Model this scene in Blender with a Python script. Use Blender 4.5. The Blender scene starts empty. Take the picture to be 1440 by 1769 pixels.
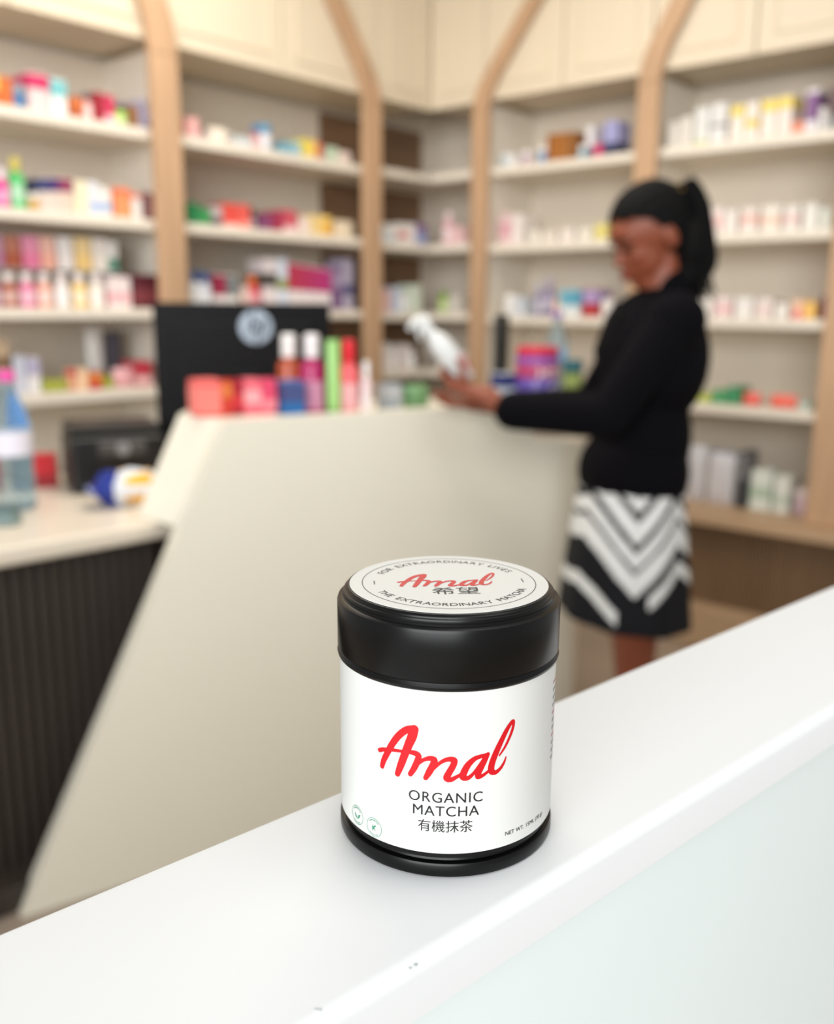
import bpy, bmesh, math, random
import numpy as np
from mathutils import Vector, Matrix

random.seed(7)
sc = bpy.context.scene
COL = sc.collection
PI = math.pi

# ------------------------------------------------------------------ camera
F, CX, CY = 1600.0, 720.0, 884.5          # focal length and centre of the 1440x1769 frame
PITCH, ROLL, EYE = math.radians(12.3), math.radians(0.4), 1.31
_f = np.array([0, math.cos(PITCH), -math.sin(PITCH)]); _r = np.array([1.0, 0, 0]); _u = np.cross(_r, _f)
_c, _s = math.cos(ROLL), math.sin(ROLL)
RT, UP = _c*_r + _s*_u, -_s*_r + _c*_u
cam_data = bpy.data.cameras.new('camera'); cam = bpy.data.objects.new('camera', cam_data); COL.objects.link(cam)
cam_data.sensor_fit = 'HORIZONTAL'; cam_data.sensor_width = 36.0; cam_data.lens = 36.0*F/1440.0
cam_data.clip_start = 0.02
m = Matrix(((RT[0], UP[0], -_f[0], 0), (RT[1], UP[1], -_f[1], 0), (RT[2], UP[2], -_f[2], EYE), (0, 0, 0, 1)))
cam.matrix_world = m
cam_data.dof.use_dof = True
cam_data.dof.focus_distance = 0.256
cam_data.dof.aperture_fstop = 10.0
sc.camera = cam

# ------------------------------------------------------------------ light
W = bpy.data.worlds.new('world'); sc.world = W; W.use_nodes = True
W.node_tree.nodes['Background'].inputs[0].default_value = (0.98, 0.99, 1.0, 1)
W.node_tree.nodes['Background'].inputs[1].default_value = 0.46
def area(name, loc, target, sx, sy, power, col):
    d = bpy.data.lights.new(name, 'AREA'); d.shape = 'RECTANGLE'; d.size = sx; d.size_y = sy; d.energy = power; d.color = col
    o = bpy.data.objects.new(name, d); COL.objects.link(o); o.location = loc
    o.rotation_euler = (Vector(target)-Vector(loc)).to_track_quat('-Z', 'Y').to_euler()
    return o
area('shop_window_light', (-1.2, -4.0, 2.3), (0.1, 2.4, 1.0), 4.4, 2.6, 295, (0.97, 0.985, 1.0))
area('ceiling_panel_light', (-0.3, 2.6, 2.95), (-0.3, 2.6, 0), 1.6, 1.4, 36, (1.0, 0.94, 0.84))
area('ceiling_panel_light', (0.6, 0.4, 2.95), (0.6, 0.4, 0), 1.2, 0.6, 8, (1.0, 0.98, 0.95))
sc.view_settings.view_transform = 'Standard'; sc.view_settings.look = 'None'
sc.view_settings.gamma = 1.0; sc.view_settings.use_curve_mapping = False
sc.view_settings.exposure = 0.2

# ------------------------------------------------------------------ measuring helpers
def ray(x, y): return RT*(x-CX)/F - UP*(y-CY)/F + _f
def proj(p):
    q = np.array(p, float)-np.array([0, 0, EYE]); w = q@_f
    return CX+F*(q@RT)/w, CY-F*(q@UP)/w, w
def onz(x, y, z):
    d = ray(x, y); return np.array([0, 0, EYE])+d*((z-EYE)/d[2])
def onplane(x, y, p, n):
    d = ray(x, y); o = np.array([0, 0, EYE]); return o+d*(((np.array(p)-o)@np.array(n))/(d@np.array(n)))
def aty(x, y, Y):
    d = ray(x, y); return np.array([0, 0, EYE])+d*(Y/d[1])

# ------------------------------------------------------------------ materials
def lin(c): return tuple((v/255/12.92 if v/255 <= 0.04045 else ((v/255+0.055)/1.055)**2.4) for v in c)
_M = {}
def mat(name, rgb, rough=0.5, metal=0.0, var=0.0, scale=8.0, spec=0.5, bump=0.0, coat=0.0, stretch=None, trans=0.0, ior=1.45):
    key = (name, rgb, rough)
    if key in _M: return _M[key]
    M = bpy.data.materials.new(name); M.use_nodes = True; nt = M.node_tree; b = nt.nodes['Principled BSDF']
    c = lin(rgb); b.inputs['Base Color'].default_value = (*c, 1); b.inputs['Roughness'].default_value = rough
    b.inputs['Metallic'].default_value = metal; b.inputs['Specular IOR Level'].default_value = spec
    b.inputs['Coat Weight'].default_value = coat; b.inputs['Transmission Weight'].default_value = trans; b.inputs['IOR'].default_value = ior
    if var or bump:
        tc = nt.nodes.new('ShaderNodeTexCoord'); mp = nt.nodes.new('ShaderNodeMapping'); nz = nt.nodes.new('ShaderNodeTexNoise')
        nt.links.new(tc.outputs['Object'], mp.inputs[0]); nt.links.new(mp.outputs[0], nz.inputs['Vector'])
        mp.inputs['Scale'].default_value = stretch or (1, 1, 1); nz.inputs['Scale'].default_value = scale; nz.inputs['Detail'].default_value = 4
        if var:
            cr = nt.nodes.new('ShaderNodeValToRGB'); nt.links.new(nz.outputs['Fac'], cr.inputs[0])
            cr.color_ramp.elements[0].position = 0.3; cr.color_ramp.elements[1].position = 0.7
            cr.color_ramp.elements[0].color = (*[v*(1-var) for v in c], 1); cr.color_ramp.elements[1].color = (*[min(1, v*(1+var)) for v in c], 1)
            nt.links.new(cr.outputs[0], b.inputs['Base Color'])
        if bump:
            bp = nt.nodes.new('ShaderNodeBump'); bp.inputs['Strength'].default_value = bump; bp.inputs['Distance'].default_value = 0.001
            nt.links.new(nz.outputs['Fac'], bp.inputs['Height']); nt.links.new(bp.outputs[0], b.inputs['Normal'])
    _M[key] = M
    return M
def plain(rgb, rough=0.45): return mat('printed_colour_%02x%02x%02x' % tuple(rgb), tuple(rgb), rough, var=0.03, scale=30)

WOOD = mat('light_oak_veneer', (190, 155, 122), 0.5, var=0.12, scale=3, stretch=(12, 12, 0.8), bump=0.1)
WOODH = mat('light_oak_worktop', (188, 158, 126), 0.5, var=0.1, scale=3, stretch=(0.8, 12, 12), bump=0.1)
DWOOD = mat('brown_oak_veneer', (132, 102, 76), 0.55, var=0.22, scale=4, stretch=(0.7, 6, 8), bump=0.1)
FLUTEW = mat('brown_fluted_wood', (140, 112, 84), 0.5, var=0.12, scale=4, stretch=(8, 8, 0.6))
SHELFW = mat('white_laminate', (232, 223, 208), 0.45, var=0.02, scale=3)
BACKW = mat('pale_back_panel', (232, 221, 204), 0.6, var=0.02, scale=2)
BULK = mat('cream_lacquer_panel', (222, 208, 184), 0.45, var=0.015, scale=2)
CREAM = mat('cream_gloss_laminate', (240, 234, 216), 0.28, var=0.012, scale=2, coat=0.15)
DARKF = mat('dark_fluted_panel', (58, 50, 44), 0.45, var=0.12, scale=5, stretch=(8, 8, 0.5))
BLACKP = mat('black_plastic', (7, 7, 9), 0.45, spec=.18)

# ------------------------------------------------------------------ mesh helpers
class MB:
    def __init__(s): s.v = []; s.f = []; s.mi = []; s.smooth = []
    def add(s, v, f, mi=0, sm=False):
        o = len(s.v); s.v += [tuple(map(float, p)) for p in v]
        for q in f: s.f.append([i+o for i in q]); s.mi.append(mi); s.smooth.append(sm)
        return s
    def box(s, c, d, bev=0.0, rz=0.0, mi=0, M=None):
        hx, hy, hz = d[0]/2, d[1]/2, d[2]/2; b = min(bev, hx*.49, hy*.49, hz*.49)
        bm = bmesh.new(); bmesh.ops.create_cube(bm, size=1)
        for v in bm.verts: v.co = Vector((v.co.x*d[0], v.co.y*d[1], v.co.z*d[2]))
        if b > 0: bmesh.ops.bevel(bm, geom=bm.edges[:], offset=b, segments=1 if b < 0.004 else 3, affect='EDGES', profile=0.5)
        R = Matrix.Rotation(rz, 4, 'Z') if M is None else M
        bm.verts.index_update()
        s.add([R @ v.co + Vector(c) for v in bm.verts], [[v.index for v in f.verts] for f in bm.faces], mi); bm.free(); return s
    def lathe(s, prof, c=(0, 0, 0), n=24, mi=0, M=None):
        vs = []; fs = []
        for r, z in prof:
            for k in range(n):
                a = 2*PI*k/n; vs.append(Vector((r*math.cos(a), r*math.sin(a), z)))
        for i in range(len(prof)-1):
            for k in range(n):
                a, b = i*n+k, i*n+(k+1) % n; fs.append([a, b, b+n, a+n])
        if prof[0][0] > 1e-6: fs.append(list(range(n))[::-1])
        if prof[-1][0] > 1e-6: fs.append([(len(prof)-1)*n+k for k in range(n)])
        if M is not None: vs = [M @ v for v in vs]
        s.add([v+Vector(c) for v in vs], fs, mi, True); return s
    def tube(s, pts, rad, n=10, mi=0, closed=False):
        P = [Vector(p) for p in pts]; R = rad if hasattr(rad, '__len__') else [rad]*len(P); vs = []; up = None
        for i, p in enumerate(P):
            a = P[i-1] if (i > 0 or closed) else P[i]; b = P[(i+1) % len(P)] if (i < len(P)-1 or closed) else P[i]
            t = (b-a).normalized()
            if up is None: up = Vector((0, 0, 1)) if abs(t.z) < .9 else Vector((1, 0, 0))
            x = t.cross(up).normalized(); y = x.cross(t).normalized(); up = y
            for k in range(n):
                q = 2*PI*k/n; vs.append(p+(x*math.cos(q)+y*math.sin(q))*R[i])
        fs = []; m = len(P)
        for i in range(m if closed else m-1):
            for k in range(n):
                a = i*n+k; b = i*n+(k+1) % n; c = ((i+1) % m)*n; fs.append([a, b, c+(k+1) % n, c+k])
        if not closed: fs += [list(range(n))[::-1], [(m-1)*n+k for k in range(n)]]
        s.add(vs, fs, mi, True); return s
    def prism(s, poly, z0, z1, mi=0):
        n = len(poly); vs = [(x, y, z0) for x, y in poly]+[(x, y, z1) for x, y in poly]
        s.add(vs, [list(range(n))[::-1], list(range(n, 2*n))]+[[i, (i+1) % n, n+(i+1) % n, n+i] for i in range(n)], mi); return s
    def build(s, name, mats, parent=None, bevel=0.0, autosmooth=True):
        me = bpy.data.meshes.new(name); me.from_pydata(s.v, [], s.f); me.update()
        for mm in (mats if isinstance(mats, (list, tuple)) else [mats]): me.materials.append(mm)
        for p, i, sm in zip(me.polygons, s.mi, s.smooth): p.material_index = i; p.use_smooth = sm
        bm = bmesh.new(); bm.from_mesh(me); bmesh.ops.recalc_face_normals(bm, faces=bm.faces); bm.to_mesh(me); bm.free()
        if autosmooth and any(s.smooth): me.set_sharp_from_angle(angle=math.radians(38))
        o = bpy.data.objects.new(name, me); COL.objects.link(o)
        if parent: o.parent = parent
        if bevel:
            md = o.modifiers.new('bevel', 'BEVEL'); md.width = bevel; md.segments = 3; md.limit_method = 'ANGLE'
        return o
def thing(name, label, cat, loc=(0, 0, 0), rz=0, group=None):
    o = bpy.data.objects.new(name, None); COL.objects.link(o); o.location = [float(v) for v in loc]; o.rotation_euler = (0, 0, rz)
    o.empty_display_size = 0.05
    return tag(o, label, cat, group)
def tag(o, label, cat, group=None):
    o['label'] = label; o['category'] = cat
    if group: o['group'] = group
    return o
def struct(o, label=None):
    o['kind'] = 'structure'
    if label: o['label'] = label
    return o
def stuff(o): o['kind'] = 'stuff'; return o

# ------------------------------------------------------------------ the room
AL = math.radians(41)
dL = np.array([math.sin(AL), math.cos(AL), 0]); bL = np.array([-dL[1], dL[0], 0])      # left shelving: along, into the wall
dR = np.array([math.cos(AL), -math.sin(AL), 0]); bR = np.array([-dR[1], dR[0], 0])     # right shelving
C0 = aty(742, 300, 4.6); C0[2] = 0                                                     # corner where the shelf fronts meet
RZL, RZR = math.atan2(dL[1], dL[0]), math.atan2(dR[1], dR[0])
DEP = 0.37; ZC = 3.0
def frame(name, label, cat, side, group=None):
    return thing(name, label, cat, C0, RZL if side == 'L' else RZR, group)

g = MB(); g.box((0, 2.2, -0.011), (9, 9, 0.02))
struct(g.build('floor', mat('greige_floor_tile', (166, 150, 134), 0.35, var=0.05, scale=3)), 'greyish beige smooth floor behind the counters')
for nm, side, s0, s1 in (('wall_left', 'L', -3.2, DEP+.06), ('wall_right', 'R', -DEP, 3.0)):
    w = MB(); w.box(((s0+s1)/2, DEP+.05, ZC/2), (s1-s0, .06, ZC-.002)); o = w.build(nm, BACKW)
    o.location = C0; o.rotation_euler = (0, 0, RZL if side == 'L' else RZR); struct(o, 'off-white wall behind the built-in shelving')
w = MB(); w.box((0, 3.6, ZC+.025), (6.4, 3.6, .04)); struct(w.build('ceiling', mat('white_ceiling_paint', (240, 236, 228), 0.7)), 'white ceiling above the shelving')

LEV_L = [1.905, 1.600, 1.290, 1.008, 0.70]
LEV_R = [1.914, 1.583, 1.268, 0.938]
LEVC = [1.914, 1.596, 1.280, 1.008, 0.70]
ZB = 2.205; TH = 0.036
def bay(side, s0, s1, levels, label, back=BACKW, dividers=(True, True), zbot=0.0, cup=None):
    t = frame('shelving_bay', label, 'shelving', side)
    p = MB(); p.box(((s0+s1)/2, DEP+.008, (ZB+zbot)/2), (s1-s0-.002, .016, ZB-zbot)); p.build('back_panel', back, t)
    for z in levels:
        p = MB(); p.box(((s0+s1)/2, DEP/2, z), (s1-s0-.02, DEP-.002, TH), bev=.003); p.build('shelf', SHELFW, t)
    for k, s in enumerate((s0, s1)):
        if dividers[k]:
            p = MB(); p.box((s+(.011 if k == 0 else -.011), DEP/2+.004, (ZB+zbot)/2), (.018, DEP-.01, ZB-zbot), bev=.001); p.build('side_panel', SHELFW, t)
    if cup: s1 = cup
    # upper cupboard above the shelves, two flat doors with a fine recessed frame line
    p = MB(); p.box(((s0+s1)/2, DEP/2+.012, (ZB+ZC)/2+.01), (s1-s0-.002, DEP-.024, ZC-ZB-.02)); p.build('cupboard_body', BULK, t)
    n = max(1, round((s1-s0)/.46)); w = (s1-s0)/n
    for k in range(n):
        c = s0+w*(k+.5); d = MB(); d.box((c, 0.003, (ZB+ZC)/2), (w-.006, .018, ZC-ZB-.014), bev=.002)
        do = d.build('cupboard_door', BULK, t)
        if w > .3:
            r = MB(); q = .07
            for (cx, cz, sx, sz) in ((c-w/2+q, (ZB+ZC)/2, .008, ZC-ZB-2*q), (c+w/2-q, (ZB+ZC)/2, .008, ZC-ZB-2*q), (c, ZB+q, w-2*q, .008), (c, ZC-q, w-2*q, .008)):
                r.box((cx, -.0085, cz), (sx, .007, sz), bev=.0015)
            r.build('moulding', BULK, do)
    return t
bay('L', -3.1, -2.55, LEV_L, 'white shelving bay at the far left end beside the first bay of products')
bay('L', -2.55, -1.44, LEV_L, 'white shelving bay left of the first oak post, full of toiletries')
bay('L', -1.44, -0.36, LEV_L, 'white shelving bay between two oak posts above the black monitor', dividers=(True, False))
bay('L', -0.36, DEP-.005, LEVC, 'narrow corner shelving bay with a brown wood back', back=DWOOD, dividers=(False, False), cup=-.004)
bay('R', 0.005, 0.315, LEVC[:4]+[.70], 'narrow white shelving bay right of the corner', dividers=(False, True))
bay('R', 0.315, 1.125, LEV_R+[.55], 'white shelving bay behind the white spray bottle, right of the corner')
bay('R', 1.125, 1.93, LEV_R, 'white shelving bay behind the woman at the far right', zbot=.547)
bay('R', 1.93, 2.7, LEV_R, 'white shelving bay beyond the oak end post', zbot=.547)

# oak arched posts
def post(side, s0, s1, tanb, label, proud=.045, zbend=2.24, z0=0.0):
    t = frame('arched_post', label, 'post', side)
    w = s1-s0; ext = ZC-.02-zbend; dx = tanb*ext
    n = 6; R = []                                           # small curve at the bend
    for k in range(n+1):
        u = k/n; R.append((tanb*(0.14*u*u/2), zbend-.07+.14*u))
    line = [(0, z0+.0)]+R; last = R[-1]; line.append((last[0]+tanb*(ZC-.02-last[1]), ZC-.02))
    def seg(pts, nm):
        vs = []; 
        for x, z in pts:
            for a, b in ((s0, -proud), (s1, -proud), (s1, -.0130), (s0, -.0130)): vs.append((a+x, b, z))
        fs = [[0, 1, 2, 3], [len(vs)-1, len(vs)-2, len(vs)-3, len(vs)-4]]
        for i in range(len(pts)-1):
            o = i*4
            for k in range(4): fs.append([o+k, o+(k+1) % 4, o+4+(k+1) % 4, o+4+k])
        p = MB(); p.add(vs, fs); p.build(nm, WOOD, t, bevel=.003)
    seg(line[:1]+R[:1], 'upright'); seg([(R[0][0], R[0][1]+.001)]+line[2:], 'arch_brace')
    return t
post('L', -1.525, -1.415, -0.36, 'pale oak post left of the monitor, bending left at its top')
post('L', -0.475, -0.375, -0.72, 'pale oak post left of the corner, bending left at its top')
post('R', 0.280, 0.365, 0.80, 'pale oak post right of the corner, bending right at its top')
post('R', 1.09, 1.18, 0.56, "pale oak post above the woman's head, bending right at its top")
post('R', 1.870, 2.010, 0.42, 'pale oak end post at the right edge beside the lowest shelves', z0=.547)

# wooden base cabinet with fluted front, right wall
t = frame('base_cabinet', 'low oak base cabinet with a fine fluted brown front behind the woman', 'cabinet', 'R')
p = MB(); p.box((1.945, .11, .525), (1.50, .50, .04), bev=.004); p.build('worktop', WOODH, t)
p = MB(); p.box((1.945, .16, .335), (1.49, .40, .33)); p.build('carcass', FLUTEW, t)
p = MB()
for k in range(104): p.box((1.21+.014*k, -.046, .335), (.009, .014, .325), bev=.002)
stuff(p.build('fluted_front', FLUTEW, t))
p = MB(); p.box((1.945, .115, .085), (1.50, .47, .168), bev=.004); p.build('plinth', WOODH, t)

# ------------------------------------------------------------------ cream counter
ZP = 1.065
PA = onz(390, 727, ZP); PB = onz(850, 700, ZP)
dP = (PB-PA); LP = float(np.linalg.norm(dP[:2])); dP = dP/LP; bP = np.array([-dP[1], dP[0], 0])   # along, back
RZP = math.atan2(dP[1], dP[0])
ql = onplane(30, 1600, PA, bP); slope = -((ql-PA)@dP)/(ZP-ql[2])      # metres leftwards per metre down
def panel_outline(s, v):       # plan curve: straight, then turning back at the right end
    LS = LP+.20
    if s <= LS: return (s, v)
    R = .30; a = (s-LS)/R; return (LS+(R-v)*math.sin(a), v+(R-v)*(1-math.cos(a)))
t = thing('service_counter', 'tall cream counter with a slanted left edge beside the woman', 'counter', (PA[0], PA[1], 0), RZP)
SE = LP+.62
def topz(s):
    q = s-(LP-.02)
    return ZP if q <= 0 else (ZP-.10*(1-math.sqrt(max(0, 1-min(1, q/.16)**2))) if q < .16 else ZP-.10-.10*(q-.16))
def leftn(z): return -slope*(ZP-z)
NS, NZ = 60, 24; g = MB(); vs = []; fs = []
for layer, v in enumerate((0.0, .045)):
    for j in range(NZ+1):
        for i in range(NS+1):
            u = i/NS; f = j/NZ
            s_ = u*SE; zt = topz(s_); z = .0+f*zt
            l = leftn(z); s2 = l+(SE-l)*u; zt = topz(s2); z = f*zt
            x, y = panel_outline(s2, v); vs.append((x, y, z))
N1 = (NS+1)*(NZ+1)
def id_(L, i, j): return L*N1+j*(NS+1)+i
for j in range(NZ):
    for i in range(NS):
        fs.append([id_(0, i, j), id_(0, i+1, j), id_(0, i+1, j+1), id_(0, i, j+1)]); fs.append([id_(1, i, j), id_(1, i, j+1), id_(1, i+1, j+1), id_(1, i+1, j)])
for i in range(NS): fs.append([id_(0, i, NZ), id_(0, i+1, NZ), id_(1, i+1, NZ), id_(1, i, NZ)]); fs.append([id_(0, i, 0), id_(1, i, 0), id_(1, i+1, 0), id_(0, i+1, 0)])
for j in range(NZ): fs.append([id_(0, 0, j), id_(0, 0, j+1), id_(1, 0, j+1), id_(1, 0, j)]); fs.append([id_(0, NS, j), id_(1, NS, j), id_(1, NS, j+1), id_(0, NS, j+1)])
g.add(vs, fs, 0, True); g.build('front_panel', CREAM, t)
# slanted cheek behind the left edge
pc = onz(310, 714, ZP)-PA; cx_, cy_ = pc@dP, pc@bP
g = MB(); ins = .012
def at_(z): return leftn(z)
zz = (.827, ZP-.001); vs = []
for z in zz:
    l = at_(z); vs += [(l+.0, .046, z), (l+cx_, cy_, z), (l+cx_+.06, cy_+.10, z), (max(l+.16, .16), cy_+.10, z), (max(l+.16, .16), .046, z)]
g.add(vs, [[0, 1, 2, 3, 4], [9, 8, 7, 6, 5]]+[[k, (k+1) % 5, 5+(k+1) % 5, 5+k] for k in range(5)]); g.build('side_cheek', CREAM, t)
# inner ledge behind the panel on which goods stand
g = MB(); ZI = 1.03
g.prism([(.163, .047), (LP+.0, .047), (LP+.30, .125), (LP+.18, .60), (.62, .60), (.50, .27), (.163, .27)], ZI-.03, ZI); g.build('inner_ledge', CREAM, t)
g = MB(); g.prism([(.25, .05), (LP-.05, .05), (LP-.05, .09), (.25, .09)], .0, ZI-.031); g.prism([(.66, .1), (LP-.05, .1), (LP-.05, .56), (.66, .56)], .0, ZI-.031); g.build('inner_carcass', CREAM, t)
def onP(s, v, z=0): return PA*np.array([1, 1, 0])+dP*s+bP*v+np.array([0, 0, z])

# low counter with dark ribbed front
QA = onz(0, 950, .820); QB = onz(305, 898, .820)
dQ = QB-QA; dQ /= np.linalg.norm(dQ[:2]); bQ = np.array([-dQ[1], dQ[0], 0]); RZQ = math.atan2(dQ[1], dQ[0])
LQ = float((QB-QA)@dQ)+.10
t = thing('low_counter', 'low counter with cream top and dark ribbed front at the left', 'counter', (QA[0], QA[1], 0), RZQ)
g = MB(); g.box(((LQ+.35-.75)/2, .36, .804), (LQ+.35+.75, .74, .042), bev=.012); g.build('counter_top', mat('beige_laminate_top', (226, 214, 196), 0.3, var=.012, scale=2), t)
g = MB(); g.box(((LQ+.2-.8)/2, .33, .391), (LQ+.2+.66, .5, .780)); g.build('carcass', DARKF, t)
rib = MB(); 
pr = [(-.0125, .012), (-.0115, .004), (-.007, -.001), (0, -.003), (.007, -.001), (.0115, .004), (.0125, .012)]
rib.prism(pr, .062, .782)
r0 = rib.build('rib', DARKF, t); xs = [-.70+.029*k for k in range(int((LQ+.62)/.029))]
r0.location = (xs[0], .067, 0)
for x in xs[1:]:
    c = r0.copy(); COL.objects.link(c); c.parent = t; c.location = (x, .067, 0)

g = MB(); g.box(((LQ-.9)/2, .05, .031), (LQ+.6, .13, .060), bev=.003); g.build('plinth', DARKF, t)

# ------------------------------------------------------------------ foreground counter
ZT = EYE-.1529
A1, A2 = onz(0, 1608, ZT), onz(1440, 1010, ZT); B1, B2 = onz(530, 1769, ZT), onz(1440, 1215, ZT)
dF = A2-A1; dF /= np.linalg.norm(dF); bF = np.array([-dF[1], dF[0], 0]); RZF = math.atan2(dF[1], dF[0])
WF = float(-((B1+B2)/2-A1)@bF)
WHITE = mat('white_gloss_worktop', (222, 224, 224), 0.5, var=0.006, scale=6, spec=.35)
GLASSW = mat('pale_bluish_white_gloss_front', (222, 232, 231), 0.2, var=0.02, scale=3, coat=0.3)
t = thing('front_counter', 'white glossy counter ledge in front carrying the black tin', 'counter', (A1[0], A1[1], 0), RZF)
g = MB(); n = 8; TS = .016; sec = [(-.0005, ZT-TS), (-.0005, ZT-.0015), (-.0015, ZT-.0002), (-.003, ZT)]
rr = .004
for k in range(n+1):
    a = PI/2*k/n; sec.append((-(WF-.002)-rr*math.sin(a), ZT-rr+rr*math.cos(a)))
sec.append((-(WF-.002)-rr, ZT-TS)); 
vs = []; 
for X in (-1.6, 2.2): vs += [(X, y, z) for y, z in sec]
m_ = len(sec); g.add(vs, [list(range(m_)), list(range(m_, 2*m_))[::-1]]+[[i, (i+1) % m_, m_+(i+1) % m_, m_+i] for i in range(m_)], 0, True)
g.build('ledge_top', WHITE, t)
g = MB(); g.box((.3, -WF/2-.0005, (ZT-TS)/2), (3.8, WF-.001, ZT-TS-.001), bev=.001); g.build('front_panel', GLASSW, t)
# little chips along the seam
g = MB()
for (px, py, L_) in ((711, 1657, .0035), (540, 1752, .003), (549, 1743, .0022), (706, 1664, .0018)):
    q = onz(px, py, ZT)-A1; x, y = q@dF, q@bF
    g.box((x, y, ZT-.0001 if y > -(WF-.001) else ZT-.0012), (L_*.18, L_*.8, .0003), bev=.0001, rz=random.uniform(.2, .9))
g.build('scuff_mark', mat('grey_scuff', (165, 172, 170), 0.7), t)

# ------------------------------------------------------------------ the tin
DJ = .26; azj = math.atan(56.5/1600/math.cos(PITCH)); JX, JY = DJ*math.sin(azj), DJ*math.cos(azj)
RZJ = -azj
TINB = mat('satin_black_tin', (5, 5, 5), 0.30, spec=0.3)
PAPER = mat('white_label_paper', (210, 211, 207), 0.42)
REDI = mat('red_ink', (192, 5, 20), 0.42); BLKI = mat('black_ink', (18, 20, 22), 0.5); GRNI = mat('green_ink', (70, 140, 112), 0.5)
tin = thing('matcha_tin', 'round black tin with a white label reading Amal organic matcha', 'tin', (JX, JY, ZT+.00004), RZJ)
RL, RB = .0325, .0319
HS = .0753; HL0 = .0546; HSH = .0721      # sticker height, lid foot, lid shoulder
g = MB(); g.lathe([(0, 0), (.0312, 0), (.0319, .0003), (.0322, .0010), (.0322, .0036), (.0319, .0042), (.0312, .0044), (.0306, .0046), (.0304, .0052), (.0311, .0056), (.0312, .0500), (.0300, .0555), (.0, .0555)], n=128); g.build('tin_body', TINB, tin)
g = MB(); g.lathe([(RB-.0004, .0072), (RB, .0074), (RB, .0568), (RB-.0004, .0570), (RB-.0012, .0570), (RB-.0012, .0072), (RB-.0004, .0072)], n=160); g.build('label', PAPER, tin)
g = MB(); g.lathe([(.0305, HL0+.0002), (.0318, HL0), (.0324, HL0+.0005), (.0326, HL0+.0013), (.0322, HL0+.0020), (.0320, HL0+.0024), (.0325, HL0+.0032), (.0325, HSH-.0012), (.0322, HSH-.0004), (.0315, HSH), (.0309, HSH+.0002), (.0306, HSH+.0007),
        (.0307, HSH+.0013), (.0305, HSH+.0019), (.0301, HSH+.0021), (.0300, HSH+.0025), (.02985, HS-.0006), (.0294, HS-.0001), (.0286, HS), (0, HS)], n=128); g.build('lid', TINB, tin)
g = MB(); g.lathe([(.02885, HS+.00005), (.0289, HS+.0001), (.0288, HS+.0002), (0, HS+.0002)], n=128); g.build('lid_sticker', PAPER, tin)

def on_label(o, dr=.00006):     # wrap a flat x (mm of arc) / y (height) mesh round the tin
    me = o.data; bm = bmesh.new(); bm.from_mesh(me)
    xs_ = [v.co.x for v in bm.verts]
    k = math.floor(min(xs_)/.0012)
    while k*.0012 < max(xs_):
        bmesh.ops.bisect_plane(bm, geom=bm.verts[:]+bm.edges[:]+bm.faces[:], plane_co=(k*.0012, 0, 0), plane_no=(1, 0, 0)); k += 1
    for v in bm.verts:
        a = v.co.x/RB-PI/2; r = RB+dr+v.co.z; v.co = Vector((r*math.cos(a), r*math.sin(a), v.co.y))
    bm.to_mesh(me); bm.free(); return o
def text_mesh(name, s, size, m, parent, x=0, y=0, rot=0, align='CENTER', thin=0, spacing=1.0, sx=1.0, bold=.00005):
    cu = bpy.data.curves.new(name, 'FONT'); cu.body = s; cu.size = size; cu.align_x = align; cu.space_character = spacing; cu.offset = thin; cu.resolution_u = 4
    o = bpy.data.objects.new(name, cu); COL.objects.link(o)
    dg = bpy.context.evaluated_depsgraph_get(); dg.update(); me = bpy.data.meshes.new_from_object(o.evaluated_get(dg)); bpy.data.objects.remove(o)
    c, s_ = math.cos(rot), math.sin(rot)
    for v in me.vertices:
        a, b = v.co.x*sx, v.co.y; v.co = Vector((x+a*c-b*s_, y+a*s_+b*c, 0))
    if bold:                                       # a second copy a hair to the side thickens the strokes
        bm = bmesh.new(); bm.from_mesh(me); d = bmesh.ops.duplicate(bm, geom=bm.verts[:]+bm.edges[:]+bm.faces[:])
        for e in d['geom']:
            if isinstance(e, bmesh.types.BMVert): e.co += Vector((c*bold, s_*bold, .000008))
        bm.to_mesh(me); bm.free()
    me.materials.clear(); me.materials.append(m); o = bpy.data.objects.new(name, me); COL.objects.link(o); o.parent = parent; return o
AMAL = [
 [(122,592,48),(140,530,56),(175,455,60),(232,345,64),(300,245,66),(372,178,66),(432,153,60)],
 [(445,160,82),(425,235,88),(392,320,80),(358,415,74),(322,520,70),(286,622,54)],
 [(95,442,44),(140,422,40),(230,402,34),(330,392,32),(400,386,40),(455,388,52),(486,408,56),(478,455,60),(448,530,58),(412,596,48)],
 [(432,560,20),(480,490,30),(535,440,36),(590,420,48),(628,432,58),(618,480,64),(585,550,62),(553,612,46)],
 [(575,585,18),(625,515,28),(690,448,36),(752,420,46),(802,430,58),(795,480,60),(762,545,62),(740,600,62),(775,616,48),(830,588,36),(880,555,28)],
 [(1100,402,42),(1040,408,40),(985,425,48),(930,475,60),(895,540,66),(884,592,62),(925,606,44),(975,568,34),(1030,495,32),(1090,410,36)],
 [(1108,396,40),(1085,440,52),(1050,510,58),(1022,570,58),(1022,605,44),(1070,592,34),(1125,555,28)],
 [(1222,428,18),(1275,362,26),(1328,268,30),(1360,185,32),(1362,130,34),(1338,138,38),(1290,200,48),(1235,298,56),(1185,400,62),(1150,495,64),(1146,562,62),(1185,586,44),(1235,558,34),(1272,508,26),(1292,458,14)]]
def crom(P, n=8):
    P = [np.array(p, float) for p in P]; P = [2*P[0]-P[1]]+P+[2*P[-1]-P[-2]]; out = []
    for i in range(1, len(P)-2):
        a, b, c, d = P[i-1:i+3]
        for k in range(n):
            t_ = k/n; out.append(.5*((2*b)+(-a+c)*t_+(2*a-5*b+4*c-d)*t_**2+(-a+3*b-3*c+d)*t_**3))
    out.append(P[-2]); return out
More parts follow.
